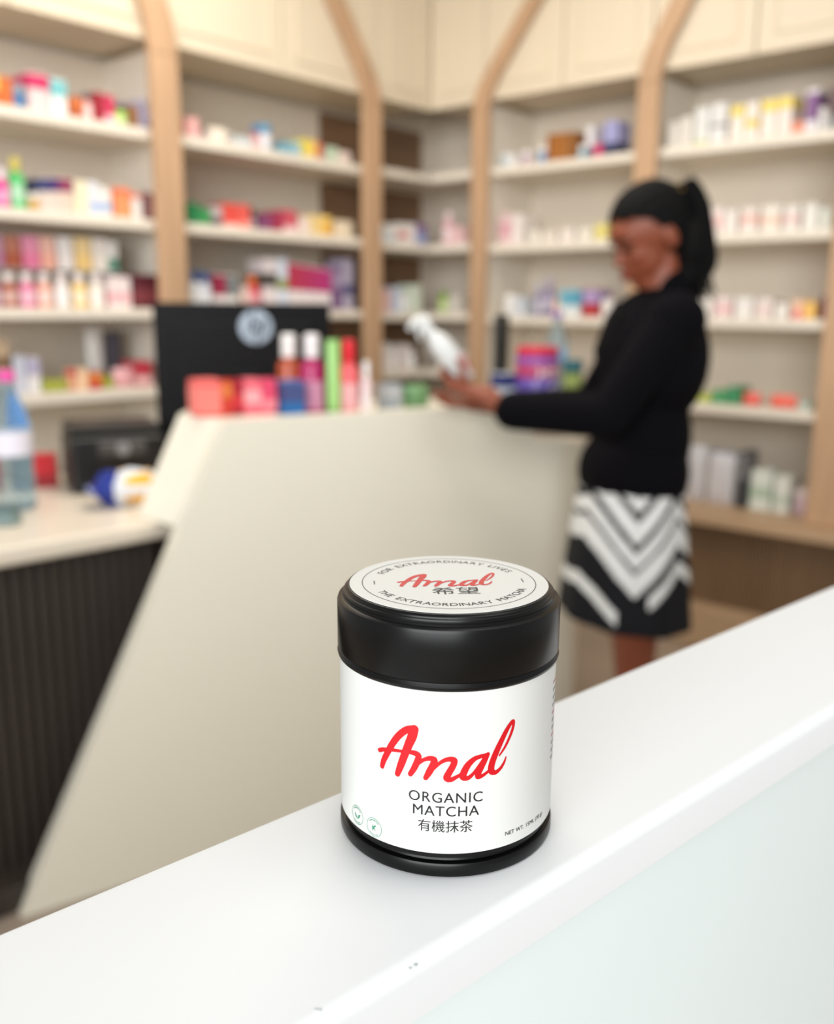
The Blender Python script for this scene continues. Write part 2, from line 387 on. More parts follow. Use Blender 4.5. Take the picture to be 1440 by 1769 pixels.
def brush(name, strokes, fx, m, parent, cell=4.0):
    """brush strokes of varying width, merged into one flat outline (marching squares)"""
    P = np.array([p for st in strokes for p in crom(st, 14)])
    x0, y0 = (P[:, :2]-P[:, 2:]/2).min(0)-cell*2; x1, y1 = (P[:, :2]+P[:, 2:]/2).max(0)+cell*2
    X = np.arange(x0, x1, cell); Y = np.arange(y0, y1, cell); D = np.full((len(Y), len(X)), 1e9)
    for px, py, w in P: D = np.minimum(D, np.hypot(X[None, :]-px, Y[:, None]-py)-w/2)
    vid = {}; vs = []; fs = []
    def V(key, q):
        if key not in vid: vid[key] = len(vs); vs.append((*fx(q), 0))
        return vid[key]
    for j in range(len(Y)-1):
        for i in range(len(X)-1):
            c = [(i, j), (i+1, j), (i+1, j+1), (i, j+1)]; d = [D[b, a] for a, b in c]
            if min(d) >= 0: continue
            poly = []
            for k in range(4):
                (a, b), (a2, b2) = c[k], c[(k+1) % 4]; da, db = d[k], d[(k+1) % 4]
                if da < 0: poly.append(V((a, b), (X[a], Y[b])))
                if (da < 0) != (db < 0):
                    t_ = da/(da-db); poly.append(V(tuple(sorted(((a, b), (a2, b2)))), (X[a]+(X[a2]-X[a])*t_, Y[b]+(Y[b2]-Y[b])*t_)))
            if len(poly) > 2: fs.append(poly)
    g = MB(); g.add(vs, fs); return g.build(name, m, parent)
def bar(x, y, w, h, rot=0):
    c, s_ = math.cos(rot), math.sin(rot)
    return [(x+a*w/2*c-b*h/2*s_, y+a*w/2*s_+b*h/2*c, 0) for a, b in ((-1, -1), (1, -1), (1, 1), (-1, 1))]
PXM = .0000  # set below
# label artwork, in metres of arc / height (measured on the tin)
on_label(brush('script_lettering', AMAL, lambda q: ((q[0]-729)*.0000304-.0001, .0369-(q[1]-375)*.0000303), REDI, tin))
on_label(text_mesh('lettering', 'ORGANIC', .00425, BLKI, tin, 0, .0227, spacing=1.1))
on_label(text_mesh('lettering', 'MATCHA', .00425, BLKI, tin, 0, .0187, spacing=1.08))
on_label(text_mesh('lettering', '有機抹茶', .0038, BLKI, tin, 0, .0142))
on_label(text_mesh('lettering', 'NET WT. 15ML (30 g)', 0.0017, BLKI, tin, .0256, .0105, thin=0, spacing=1.05))
def ring(name, cx, cy, r, w, m, parent, n=48, a0=0, a1=2*PI):
    g = MB(); vs = []; fs = []
    for k in range(n+1):
        a = a0+(a1-a0)*k/n
        for q in (r-w/2, r+w/2): vs.append((cx+q*math.cos(a), cy+q*math.sin(a), 0))
    for k in range(n): fs.append([2*k, 2*k+1, 2*k+3, 2*k+2])
    g.add(vs, fs); return g.build(name, m, parent)
def leaf(cx, cy, L, w, rot):
    pts = []
    for k in range(9): u = k/8; pts.append((u*L, w*math.sin(PI*u)))
    for k in range(1, 8): u = 1-k/8; pts.append((u*L, -w*math.sin(PI*u)*.6))
    c, s_ = math.cos(rot), math.sin(rot); return [(cx+a*c-b*s_, cy+a*s_+b*c, 0) for a, b in pts]
for bi, (bx, by) in enumerate(((-.0290, .0112), (-.0216, .0106))):
    o = ring('badge', bx, by, .0028, .00016, GRNI, tin); on_label(o)
    g = MB()
    if bi == 0: shapes = [leaf(bx-.0001, by-.0012, .0021, .00045, 2.2), leaf(bx+.0001, by-.0012, .0024, .0005, .9)]
    else: shapes = [leaf(bx-.0008, by-.0012, .0026, .0004, .95), leaf(bx+.0007, by-.001, .0023, .0003, 2.3), bar(bx, by+.0002, .0017, .0003, .5)]
    for k in range(9): a = PI*(.25+.5*k/8); shapes.append(bar(bx+.0022*math.cos(a), by+.0022*math.sin(a), .00028, .0004, a-PI/2))
    for k in range(7): a = -PI*(.3+.4*k/6); shapes.append(bar(bx+.0023*math.cos(a), by+.0023*math.sin(a), .0003, .0003, a+PI/2))
    for sh in shapes: g.add(sh, [list(range(len(sh)))])
    on_label(g.build('emblem', GRNI, tin))
GREYI = mat('grey_ink', (110, 112, 112), 0.5)
for col, rows in ((REDI, (0, 4, 7)), (GREYI, (1, 2, 3, 5, 6, 8, 9, 10))):
    g = MB()
    for r_ in rows:
        y = .0488-r_*.00235; x = .0402
        for k in range(6):
            w_ = .0011+.0005*((k*7+r_*3) % 4)/3; sh = bar(x+w_/2, y, w_*.8, .0009 if k == 0 else .0006); g.add(sh, [[0, 1, 2, 3]]); x += w_+.0002
    on_label(g.build('small_print', col, tin))
# lid artwork
LZ = HS+.00026; LROT = math.radians(6.5)
def on_lid(o, dz=0):
    for v in o.data.vertices:
        x, y = v.co.x, v.co.y; v.co = Vector((x*math.cos(LROT)-y*math.sin(LROT), x*math.sin(LROT)+y*math.cos(LROT), LZ+v.co.z+dz))
    return o
on_lid(brush('script_lettering', AMAL, lambda q: ((q[0]-735)*.0000228-.0001, .0016-(q[1]-375)*.0000255), REDI, tin))
on_lid(text_mesh('lettering', '希望', .0070, BLKI, tin, .0010, -.0118))
on_lid(ring('printed_ring', 0, 0, .0252, .00022, BLKI, tin, 128))
def arc_text(s, R, top, size, ang0):
    n = len(s); widths = []
    for ch in s: widths.append({'I': .42, ' ': .62, 'M': 1.12, 'O': 1.06, 'E': .82, 'L': .74, 'S': .84, 'F': .8, 'T': .86}.get(ch, .96))
    tot = sum(widths); per = (2*ang0)/tot; acc = 0
    for ch, w_ in zip(s, widths):
        c = acc+w_/2; acc += w_
        if ch == ' ': continue
        if top: a = PI/2+ang0-c*per; rot = a-PI/2
        else: a = -PI/2-ang0+c*per; rot = a+PI/2
        off = -size*.36 if True else 0
        x, y = R*math.cos(a), R*math.sin(a)
        x += -math.sin(rot)*off; y += math.cos(rot)*off
        on_lid(text_mesh('lettering', ch, size, BLKI, tin, x, y, rot))
arc_text('FOR EXTRAORDINARY LIVES', .0217, True, .0034, math.radians(66))
arc_text('THE EXTRAORDINARY MATCHA', .0217, False, .0034, math.radians(68))
for a in (0, PI):
    g = MB(); g.add(bar(.0217*math.cos(a), 0, .0003, .0036), [[0, 1, 2, 3]]); on_lid(g.build('printed_dash', BLKI, tin))

# ------------------------------------------------------------------ goods on the shelves
BOXM = {}
def box_item(t, w, d, h, c1, c2, split=.5):
    """carton: body, coloured band, closed top flaps"""
    p = MB(); p.box((0, 0, h/2), (w, d, h), bev=.0015); p.build('body', plain(c1), t)
    if c2:
        z0, z1 = split if isinstance(split, tuple) else (h*split, h*.98) 
        if isinstance(split, tuple): z0, z1 = z0*h, z1*h
        p = MB(); p.box((0, 0, (z0+z1)/2), (w+.002, d+.002, z1-z0), bev=.0008); p.build('printed_band', plain(c2), t)
    p = MB(); p.box((0, -d*.05, h+.0006), (w*.96, d*.85, .0012)); p.build('lid_flap', plain(c1), t)
def bottle_item(t, w, d, h, c1, c2, split=.5):
    r = min(w/2, d/2, .045); nk = h*.72
    p = MB(); p.lathe([(r*.88, 0), (r, h*.02), (r, nk*.86), (r*.86, nk*.95), (r*.45, nk), (r*.42, nk+h*.05)], n=20); p.build('body', plain(c1, .25), t)
    p = MB(); p.lathe([(r*.62, nk+h*.02), (r*.64, nk+h*.03), (r*.62, h*.985), (r*.5, h)], n=20); p.build('cap', plain(c2 or (238, 234, 228), .35), t)
    p = MB(); p.lathe([(r*1.01, h*.16), (r*1.015, h*.17), (r*1.015, h*.47), (r*1.01, h*.48)], n=20)
    l = tuple(int(v*.45+240*.55) for v in c1); p.build('label', plain(l), t)
def jar_item(t, w, d, h, c1, c2, split=.5):
    r = min(w/2, d/2)
    p = MB(); p.lathe([(r*.9, 0), (r, h*.05), (r, h*.62), (r*.85, h*.68), (r*.85, h*.72)], n=24); p.build('body', plain(c1, .25), t)
    p = MB(); p.lathe([(r*.97, h*.7), (r, h*.72), (r, h*.96), (r*.93, h)], n=24); p.build('lid', plain(c2 or (240, 236, 230), .35), t)
def tube_item(t, w, d, h, c1, c2, split=.5):
    n = 16; vs = []; prof = [(.02, 1.0, 1.0), (.16, 1.0, 1.0), (.2, 1.0, 1.0), (.6, 1.02, .8), (.92, 1.06, .3), (1.0, 1.08, .06)]
    r = min(w/2, .03); p = MB()
    for z, a, b in prof:
        for k in range(n): q = 2*PI*k/n; vs.append((r*a*math.cos(q), r*b*math.sin(q), (.16+z*.84)*h))
    fs = [[i*n+k, i*n+(k+1) % n, (i+1)*n+(k+1) % n, (i+1)*n+k] for i in range(len(prof)-1) for k in range(n)]+[list(range(n))[::-1], [(len(prof)-1)*n+k for k in range(n)]]
    p.add(vs, fs, 0, True); p.build('body', plain(c1, .3), t)
    p = MB(); p.lathe([(r*.8, 0), (r*.85, h*.01), (r*.85, h*.17), (r*.7, h*.175)], n=16); p.build('cap', plain(c2 or (240, 238, 232), .35), t)
def pouch_item(t, w, d, h, c1, c2, split=.5):
    nx, ny = 12, 8; p = MB(); vs = []; fs = []
    for sgn in (1, -1):
        for j in range(ny+1):
            for i in range(nx+1):
                u, v = i/nx*2-1, j/ny*2-1; e = max(0, (1-u**4))*max(0, (1-v**4))
                vs.append((u*w/2, sgn*e*d*.45*(1+.1*math.sin(5*u+3*v)), (v+1)/2*h))
    k1 = (nx+1)*(ny+1)
    for s_ in (0, k1):
        for j in range(ny):
            for i in range(nx): a = s_+j*(nx+1)+i; fs.append([a, a+1, a+nx+2, a+nx+1])
    p.add(vs, fs, 0, True); p.build('body', plain(c1, .35), t)
    p = MB(); p.box((0, 0, h*.985), (w*.98, .004, h*.05), bev=.001); p.build('sealed_edge', plain(c2 or c1), t)
KIND = {'box': (box_item, 'carton', 'box'), 'bottle': (bottle_item, 'bottle', 'bottle'), 'jar': (jar_item, 'jar', 'jar'), 'tube': (tube_item, 'squeeze_tube', 'tube'), 'pouch': (pouch_item, 'packet', 'packet')}
ORD = ['first', 'second', 'third', 'fourth', 'fifth', 'sixth', 'seventh', 'eighth', 'ninth', 'tenth', 'eleventh', 'twelfth', 'thirteenth', 'fourteenth', 'fifteenth', 'sixteenth', 'seventeenth']
WORD = {'box': 'carton', 'bottle': 'bottle', 'jar': 'jar', 'tube': 'squeeze tube', 'pouch': 'packet'}
def run(side, z, inset, where, group, items, dz=0.0, depth=None):
    """items on one shelf: (x0, x1, height px, kind, colour, second colour, look, [split])"""
    d_, b_ = (dL, bL) if side == 'L' else (dR, bR); rz = RZL if side == 'L' else RZR
    P0 = C0+b_*inset
    zs = z+TH/2+.0006+dz; prev = -9
    for i, it in enumerate(items):
        x0, x1, hp, kind, c1, c2, look = it[:7]; split = it[7] if len(it) > 7 else .5
        yy = proj(P0+np.array([0, 0, zs]))[1]
        def S(x):
            y = yy
            for _ in range(4):
                q = onplane(x, y, P0, b_); w = P0*np.array([1, 1, 0])+d_*((q-P0)@d_)+np.array([0, 0, zs]); y = proj(w)[1]
            return float((q-P0)@d_), w
        s0, _ = S(x0); s1, wp = S(x1); s0 = max(s0, prev+.0015); prev = s1
        for D_ in ((-1.44,) if side == 'L' else (.315, 1.125, 1.93)):
            if (s0+s1)/2 < D_ < s1+.023: s1 = D_-.023
            elif s0-.023 < D_ <= (s0+s1)/2: s0 = D_+.023
        sc_ = proj(wp)[2]/F; h = hp*sc_; w = max(.008, s1-s0)
        kd = KIND[kind]; dd = min(.12, w*1.0, .26-inset) if kind != 'box' else min(.11, .3-inset)
        if kind == 'pouch': dd = .04
        if kind == 'box' and w > .2: dd = .12
        c = C0*np.array([1, 1, 0])+d_*((s0+s1)/2)+b_*(inset+dd/2)+np.array([0, 0, zs])
        pos = ('only item' if len(items) == 1 else 'leftmost' if i == 0 else 'rightmost' if i == len(items)-1 else ORD[i]+' from left')
        t = thing(kd[1], f'{look} {WORD[kind]}, {pos} on {where}', kd[2], c, rz, group)
        kd[0](t, w*.97, dd, h, c1, c2, split)
WH = (236, 232, 226); PK = (226, 150, 160); CR = (190, 40, 70); OR = (205, 110, 55); TL = (120, 190, 195); BL = (70, 120, 170); NV = (50, 60, 110)
GN = (70, 160, 90); YL = (226, 196, 90); MG = (225, 70, 150); PU = (110, 90, 140); BR = (120, 70, 60); LM = (160, 200, 80); LI = (180, 175, 200); AM = (200, 150, 70); LP_ = (235, 205, 205)
TOP, SEC, THI, FOU = LEV_L[:4]
run('L', TOP, .05, "the first bay's top shelf", 'goods on the top shelf of the first bay', [
 (-42, -20, 48, 'bottle', BL, WH, 'blue'), (-18, 1, 52, 'box', OR, YL, 'orange'), (3, 24, 50, 'box', OR, None, 'orange'), (26, 49, 42, 'jar', BL, (150, 160, 170), 'blue'), (52, 88, 64, 'box', (222, 200, 200), (205, 50, 100), 'pink and white', (.62, .97)), (90, 118, 60, 'box', (225, 230, 228), TL, 'teal and white', (.55, .97)),
 (122, 145, 36, 'box', (170, 85, 45), (200, 110, 60), 'rust brown'), (147, 165, 48, 'bottle', (235, 180, 175), (110, 100, 100), 'pale pink'), (167, 182, 50, 'box', (160, 40, 55), None, 'dark red'), (184, 200, 48, 'box', (205, 60, 95), (235, 190, 200), 'crimson', (.1, .35)),
 (203, 224, 40, 'bottle', (150, 205, 60), (90, 80, 110), 'lime green'), (225, 241, 38, 'box', (150, 110, 75), None, 'brown'), (243, 255, 50, 'box', LI, None, 'lilac'), (256, 268, 36, 'box', (60, 70, 120), LI, 'navy')])
run('L', SEC, .05, "the first bay's second shelf", 'goods on the second shelf of the first bay', [
 (-40, -22, 60, 'bottle', GN, YL, 'green'), (-18, 0, 60, 'bottle', MG, WH, 'magenta'), (1, 22, 66, 'bottle', MG, (240, 225, 230), 'hot pink'), (25, 52, 86, 'bottle', (85, 190, 110), (205, 190, 90), 'tall green yellow-capped'), (55, 71, 28, 'jar', (205, 160, 70), None, 'amber'), (72, 88, 56, 'box', (220, 205, 195), NV, 'white and navy', (.6, .98)),
 (89, 105, 58, 'box', (225, 205, 195), (70, 50, 110), 'white and purple', (.6, .98)), (106, 128, 58, 'box', (222, 200, 185), (140, 50, 90), 'white and plum', (.62, .98)), (131, 154, 56, 'box', (236, 226, 195), None, 'cream'), (155, 174, 56, 'box', (226, 226, 232), (170, 190, 222), 'white and pale blue', (.15, .4)), (175, 194, 48, 'box', WH, (165, 185, 220), 'white blue-striped', (.2, .5)),
 (200, 228, 50, 'box', (240, 150, 100), (235, 120, 90), 'orange', (.82, .98)), (230, 246, 44, 'box', WH, (230, 130, 110), 'white red-topped', (.8, .98)), (247, 268, 46, 'box', (140, 100, 100), None, 'dusty brown')])
rowA = [(-36, -20, 'purple', (150, 110, 150)), (-18, 8, 'mauve', (176, 120, 150)), (11, 38, 'rust and white', (165, 85, 60)), (42, 70, 'pink', (222, 120, 155)), (73, 98, 'salmon', (232, 170, 150)), (103, 128, 'white', (232, 224, 220)), (133, 160, 'pale yellow', (236, 200, 130)), (163, 187, 'ivory', (236, 226, 214))]
lower = [(x0, x1, 58, 'bottle', c, (236, 226, 222), n) for x0, x1, n, c in rowA]+[(192, 228, 52, 'box', (238, 222, 220), (235, 180, 185), 'white and pink', (.2, .5)), (234, 282, 56, 'box', (90, 35, 45), (125, 60, 65), 'large dark maroon', (.15, .6))]
run('L', THI, .05, "the first bay's third shelf", 'bottles on the third shelf of the first bay', lower)
up = [(x0, x1, 54, 'box', tuple(int(v*.8+50) for v in c), c, n, (.05, .5)) for x0, x1, n, c in rowA]+[(188, 205, 50, 'box', WH, (60, 130, 110), 'white teal-bottomed', (.05, .45))]
run('L', THI, .09, "the first bay's third shelf, upper row", 'cartons stacked on the third shelf of the first bay', up, dz=.127)
p = MB(); p.box(((-2.5-1.6)/2, .16, THI+TH/2+.1250), (.86, .16, .003)); o = p.build('display_riser', mat('clear_acrylic', (230, 232, 234), .1, trans=.6)); o.location = C0; o.rotation_euler = (0, 0, RZL)
tag(o, "clear acrylic riser between the two rows on the first bay's third shelf", 'riser')
run('L', FOU, .06, "the first bay's fourth shelf", 'goods on the fourth shelf of the first bay', [
 (0, 22, 92, 'box', (190, 165, 135), (120, 95, 70), 'tan', (.5, .7)), (28, 48, 64, 'box', (200, 202, 215), None, 'pale grey-blue'), (50, 72, 60, 'box', (226, 222, 222), LI, 'white and lilac'), (75, 118, 20, 'box', (160, 165, 70), None, 'flat olive green'), (121, 136, 36, 'jar', (225, 165, 130), (200, 60, 60), 'peach red-lidded'), (137, 153, 36, 'box', (240, 205, 170), None, 'peach'),
 (155, 178, 28, 'box', (190, 60, 55), (215, 130, 60), 'red'), (180, 197, 20, 'box', (150, 160, 60), None, 'small olive'), (200, 236, 32, 'pouch', (228, 170, 175), WH, 'pink'), (238, 264, 42, 'box', (190, 60, 75), (230, 190, 190), 'crimson', (.1, .4))])
run('L', FOU, .21, "the first bay's fourth shelf, at the back", 'goods at the back of the fourth shelf of the first bay', [
 (158, 188, 96, 'pouch', (232, 230, 224), WH, 'tall white'), (193, 214, 88, 'box', (80, 78, 88), None, 'tall dark grey')])
run('L', TOP, .06, 'the top shelf above the monitor', 'goods on the top shelf above the monitor', [
 (324, 346, 36, 'box', (236, 180, 178), None, 'pink'), (350, 359, 26, 'bottle', (110, 85, 80), (70, 60, 60), 'thin dark'), (363, 392, 26, 'box', (236, 226, 212), None, 'ivory'), (396, 404, 22, 'bottle', (150, 130, 115), None, 'slim brown'), (406, 436, 18, 'box', (200, 208, 212), None, 'flat pale blue'), (439, 452, 42, 'bottle', (190, 110, 110), BL, 'red blue-capped'), (454, 476, 46, 'jar', (215, 215, 220), (80, 140, 175), 'white blue-lidded'),
 (490, 504, 22, 'box', (110, 165, 185), None, 'teal'), (506, 520, 24, 'box', (150, 190, 205), None, 'light blue'), (523, 534, 32, 'box', (225, 205, 80), None, 'yellow'), (535, 547, 32, 'box', (235, 205, 110), None, 'golden'), (548, 558, 30, 'box', (200, 95, 80), None, 'orange red'), (568, 584, 26, 'box', (190, 210, 185), None, 'pale green'), (587, 606, 22, 'box', (235, 215, 205), None, 'pale pink')])
run('L', SEC, .06, 'the second shelf above the monitor', 'goods on the second shelf above the monitor', [
 (328, 346, 36, 'box', (40, 130, 80), None, 'dark green'), (347, 364, 28, 'box', (60, 150, 85), None, 'flat green'), (367, 384, 34, 'box', (110, 100, 105), (190, 180, 180), 'grey'), (387, 412, 40, 'box', (220, 80, 70), (240, 190, 180), 'red', (.0, .2)), (413, 433, 40, 'box', (225, 95, 85), (240, 150, 140), 'coral', (.02, .3)), (435, 445, 38, 'bottle', (70, 60, 65), (50, 50, 55), 'black'),
 (452, 470, 26, 'box', (130, 70, 110), None, 'plum'), (472, 490, 34, 'box', (160, 50, 80), None, 'dark crimson'), (491, 514, 38, 'box', (200, 85, 100), LP_, 'rose', (0, .3)), (518, 536, 28, 'box', (232, 215, 205), None, 'blush'), (538, 556, 34, 'box', (232, 205, 140), None, 'pale gold'), (558, 580, 34, 'jar', (225, 175, 60), (236, 200, 110), 'amber yellow'), (584, 610, 28, 'box', (235, 218, 190), None, 'cream')])
run('L', THI, .06, 'the third shelf above the monitor', 'goods on the third shelf above the monitor', [
 (335, 352, 64, 'bottle', (225, 228, 232), (50, 95, 155), 'white blue-capped'), (353, 370, 62, 'bottle', (210, 215, 225), (60, 100, 160), 'pale blue-capped'), (373, 392, 58, 'box', (225, 215, 215), (150, 40, 70), 'white and dark red', (.4, .98)), (394, 411, 56, 'box', (225, 222, 218), (120, 128, 130), 'white and grey', (.4, .98)), (420, 432, 38, 'box', (225, 200, 190), None, 'blush pink'), (434, 456, 56, 'bottle', (205, 45, 60), (215, 110, 50), 'red orange-capped'),
 (459, 480, 84, 'box', (225, 215, 215), (80, 75, 70), 'white dark-banded', (.45, .72)), (482, 498, 84, 'box', (215, 222, 235), (150, 160, 90), 'pale blue olive-banded', (.4, .6))])
run('L', THI, .06, 'the third shelf above the monitor, red row', 'red-topped bottles on the third shelf above the monitor', [
 (501+12*k, 512+12*k, 78-2*k, 'box', (232, 222, 222), (185, 50+8*(k % 2), 80+9*k), nm, (.42, .98)) for k, nm in enumerate(('crimson-topped', 'ruby-topped', 'raspberry-topped', 'cherry-topped', 'wine-topped', 'maroon-topped'))]+[
 (576, 592, 72, 'box', (120, 90, 130), (160, 140, 170), 'purple', (.5, .9)), (594, 611, 84, 'box', (180, 172, 190), (90, 90, 130), 'lilac', (.3, .5))])
run('L', LEVC[1], .06, 'the second shelf of the corner', 'goods on the second corner shelf', [
 (662, 673, 32, 'bottle', (205, 218, 226), WH, 'pale blue'), (675, 687, 32, 'box', WH, (190, 200, 215), 'white blue-edged', (.1, .3)), (689, 704, 34, 'box', WH, (215, 120, 110), 'white red-striped', (.3, .6)), (706, 718, 34, 'box', (240, 232, 226), None, 'white'), (720, 738, 36, 'box', (150, 160, 200), (140, 100, 140), 'blue and purple', (.65, .98))])
run('L', LEVC[2], .06, 'the third shelf of the corner', 'goods on the third corner shelf', [
 (661, 675, 38, 'box', (232, 190, 185), None, 'pale pink'), (677, 692, 42, 'box', (200, 208, 225), None, 'pale blue'), (694, 712, 46, 'bottle', (225, 226, 220), (190, 205, 190), 'white'), (714, 728, 46, 'box', (215, 222, 205), None, 'pale green')])
run('L', LEVC[3], .06, 'the fourth shelf of the corner', 'white goods on the fourth corner shelf', [
 (661, 674, 46, 'box', (232, 226, 220), None, 'white'), (676, 690, 40, 'jar', (236, 230, 226), (220, 215, 212), 'white'), (692, 706, 42, 'box', (228, 218, 214), None, 'off-white'), (708, 722, 38, 'bottle', (236, 232, 228), (225, 220, 216), 'ivory')])
run('R', LEVC[1], .06, 'the second shelf just right of the corner', 'goods on the second shelf right of the corner', [
 (758, 776, 56, 'bottle', (226, 178, 182), (236, 210, 210), 'pink'), (779, 800, 30, 'box', (228, 190, 190), None, 'pale rose')])
run('R', LEVC[2], .06, 'the third shelf just right of the corner', 'goods on the third shelf right of the corner', [
 (752, 768, 36, 'bottle', (150, 180, 60), (120, 160, 50), 'lime green'), (772, 796, 30, 'box', (200, 194, 184), None, 'grey')])
run('R', LEVC[3], .06, 'the fourth shelf just right of the corner', 'goods on the fourth shelf right of the corner', [
 (756, 774, 34, 'box', (228, 220, 214), None, 'white'), (777, 800, 30, 'jar', (226, 200, 200), None, 'pale pink')])
TR, SR, HR, OR4 = LEV_R
run('R', TR, .06, 'the top shelf behind the spray bottle', 'goods on the top shelf of the fifth bay', [
 (862, 875, 26, 'jar', (190, 205, 212), (225, 225, 225), 'pale blue'), (877, 891, 22, 'box', (228, 226, 222), None, 'white'), (896, 912, 26, 'jar', (205, 180, 190), (235, 230, 230), 'mauve'), (925, 940, 30, 'jar', (110, 150, 195), WH, 'blue'), (943, 957, 48, 'box', (160, 100, 45), None, 'narrow brown'), (959, 973, 48, 'box', (172, 110, 50), None, 'middle brown'), (975, 991, 48, 'box', (150, 98, 50), None, 'dark brown'),
 (996, 1008, 24, 'jar', (160, 200, 215), None, 'sky blue'), (1010, 1023, 54, 'box', (225, 222, 226), (50, 60, 90), 'white navy-footed', (.0, .35)), (1025, 1038, 22, 'box', (215, 50, 110), None, 'crimson'), (1040, 1065, 58, 'box', (160, 160, 205), (45, 50, 85), 'lilac navy-footed', (0, .4))])
run('R', SR, .06, 'the second shelf behind the spray bottle', 'goods on the second shelf of the fifth bay', [
 (862, 880, 52, 'box', (232, 200, 200), (225, 170, 180), 'pink', (.3, .7)), (882, 900, 50, 'box', (236, 226, 220), None, 'white'), (912, 932, 22, 'box', (226, 220, 208), None, 'ivory'), (936, 960, 20, 'box', (224, 214, 202), None, 'beige'), (966, 990, 22, 'box', (230, 220, 212), None, 'blush'), (996, 1022, 22, 'box', (224, 218, 204), None, 'cream'), (1026, 1046, 28, 'box', (222, 210, 130), None, 'yellow')])
run('R', HR, .06, 'the third shelf behind the spray bottle', 'goods on the third shelf of the fifth bay', [
 (864, 884, 36, 'jar', (232, 230, 226), None, 'white'), (888, 906, 32, 'box', (200, 205, 212), None, 'pale grey'), (918, 932, 56, 'bottle', (150, 140, 170), (180, 175, 195), 'grey purple'), (936, 950, 66, 'bottle', (140, 125, 165), (175, 165, 185), 'tall purple'), (954, 962, 28, 'tube', (230, 180, 150), None, 'peach'), (965, 980, 46, 'box', (225, 230, 230), (120, 180, 200), 'white and teal', (.4, .98)), (982, 999, 46, 'box', (225, 230, 230), (95, 165, 190), 'white and blue', (.4, .98)),
 (1004, 1032, 46, 'box', (175, 55, 60), (170, 150, 195), 'red and lilac', (.5, .98)), (1038, 1056, 30, 'box', (232, 226, 222), None, 'off-white')])
run('R', TR, .05, "the far right bay's top shelf", 'goods on the top shelf of the far right bay', [
 (1152, 1170, 44, 'box', (228, 222, 212), None, 'white'), (1173, 1192, 50, 'box', (226, 220, 210), None, 'off-white'), (1196, 1222, 62, 'box', (222, 222, 218), (190, 200, 110), 'white green-edged', (.0, .12)), (1224, 1252, 66, 'box', (224, 222, 220), (130, 130, 132), 'white grey-striped', (.42, .5)), (1258, 1282, 60, 'box', (236, 226, 215), (236, 212, 110), 'white yellow-topped', (.7, .98)), (1284, 1306, 62, 'box', (238, 228, 218), (232, 205, 100), 'white yellow-banded', (.35, .55)),
 (1311, 1338, 64, 'box', (236, 226, 216), (238, 214, 112), 'white lemon-topped', (.68, .98)), (1340, 1364, 66, 'box', (236, 224, 214), (238, 214, 112), 'tall white yellow-topped', (.7, .98)), (1366, 1386, 22, 'box', (230, 150, 125), None, 'flat salmon'), (1388, 1408, 72, 'box', (228, 224, 228), (130, 90, 140), 'white and purple', (.3, .9)), (1412, 1424, 40, 'box', (226, 222, 220), None, 'small white'), (1426, 1446, 72, 'box', (110, 90, 90), (150, 150, 150), 'dark brown', (.0, .35))])
run('R', SR, .05, "the far right bay's second shelf", 'pale goods on the second shelf of the far right bay', [
 (1226, 1246, 44, 'box', (236, 222, 216), (235, 200, 195), 'blush', (.3, .7)), (1249, 1270, 40, 'box', (234, 228, 220), None, 'white'), (1276, 1306, 42, 'box', (232, 220, 212), (230, 185, 175), 'white pink-striped', (.4, .7)), (1312, 1345, 44, 'box', (234, 226, 216), (232, 200, 180), 'white peach-striped', (.3, .6)), (1350, 1378, 42, 'box', (230, 222, 214), (225, 190, 185), 'white rose-striped', (.35, .6)), (1384, 1410, 44, 'box', (230, 226, 218), None, 'ivory'), (1414, 1432, 36, 'box', (222, 224, 214), None, 'pale grey')])
run('R', HR, .05, "the far right bay's third shelf", 'pale goods on the third shelf of the far right bay', [
 (1204, 1228, 38, 'box', (232, 226, 218), None, 'white'), (1232, 1262, 36, 'box', (232, 214, 210), (228, 180, 180), 'blush', (.3, .6)), (1267, 1298, 36, 'box', (232, 228, 222), None, 'ivory'), (1302, 1332, 34, 'box', (232, 220, 214), (225, 200, 195), 'white pink-striped', (.3, .6)), (1336, 1360, 26, 'box', (230, 226, 218), None, 'small white'), (1366, 1384, 32, 'box', (240, 160, 150), (240, 200, 170), 'salmon'), (1386, 1406, 30, 'box', (240, 195, 110), None, 'apricot'), (1413, 1432, 40, 'jar', (110, 40, 100), (90, 40, 90), 'dark purple')])
run('R', OR4, .05, "the far right bay's lowest shelf", 'goods on the lowest shelf of the far right bay', [
 (1198, 1226, 14, 'box', (185, 195, 100), None, 'flat yellow-green'), (1229, 1252, 22, 'box', (90, 160, 110), None, 'green'), (1254, 1276, 30, 'box', (70, 145, 100), None, 'dark green'), (1279, 1310, 22, 'pouch', (240, 110, 100), (245, 150, 140), 'coral red'), (1326, 1372, 22, 'pouch', (242, 115, 100), (245, 150, 140), 'wide coral red'), (1378, 1396, 12, 'box', (190, 205, 195), None, 'flat grey-green')])
run('R', .545-TH/2, .08, 'the oak worktop behind the woman', 'goods on the oak worktop', [
 (1178, 1212, 96, 'pouch', (205, 203, 206), (225, 225, 228), 'grey white'), (1215, 1262, 92, 'pouch', (210, 208, 212), (90, 120, 150), 'silver white'), (1267, 1284, 96, 'box', (70, 72, 76), (120, 120, 122), 'tall dark grey'), (1292, 1328, 70, 'box', (222, 228, 220), (180, 200, 180), 'white green-banded', (.3, .6)), (1332, 1360, 64, 'box', (224, 226, 218), (190, 205, 190), 'pale green', (.25, .5)), (1364, 1394, 46, 'jar', (205, 180, 190), (225, 210, 210), 'pinkish')])

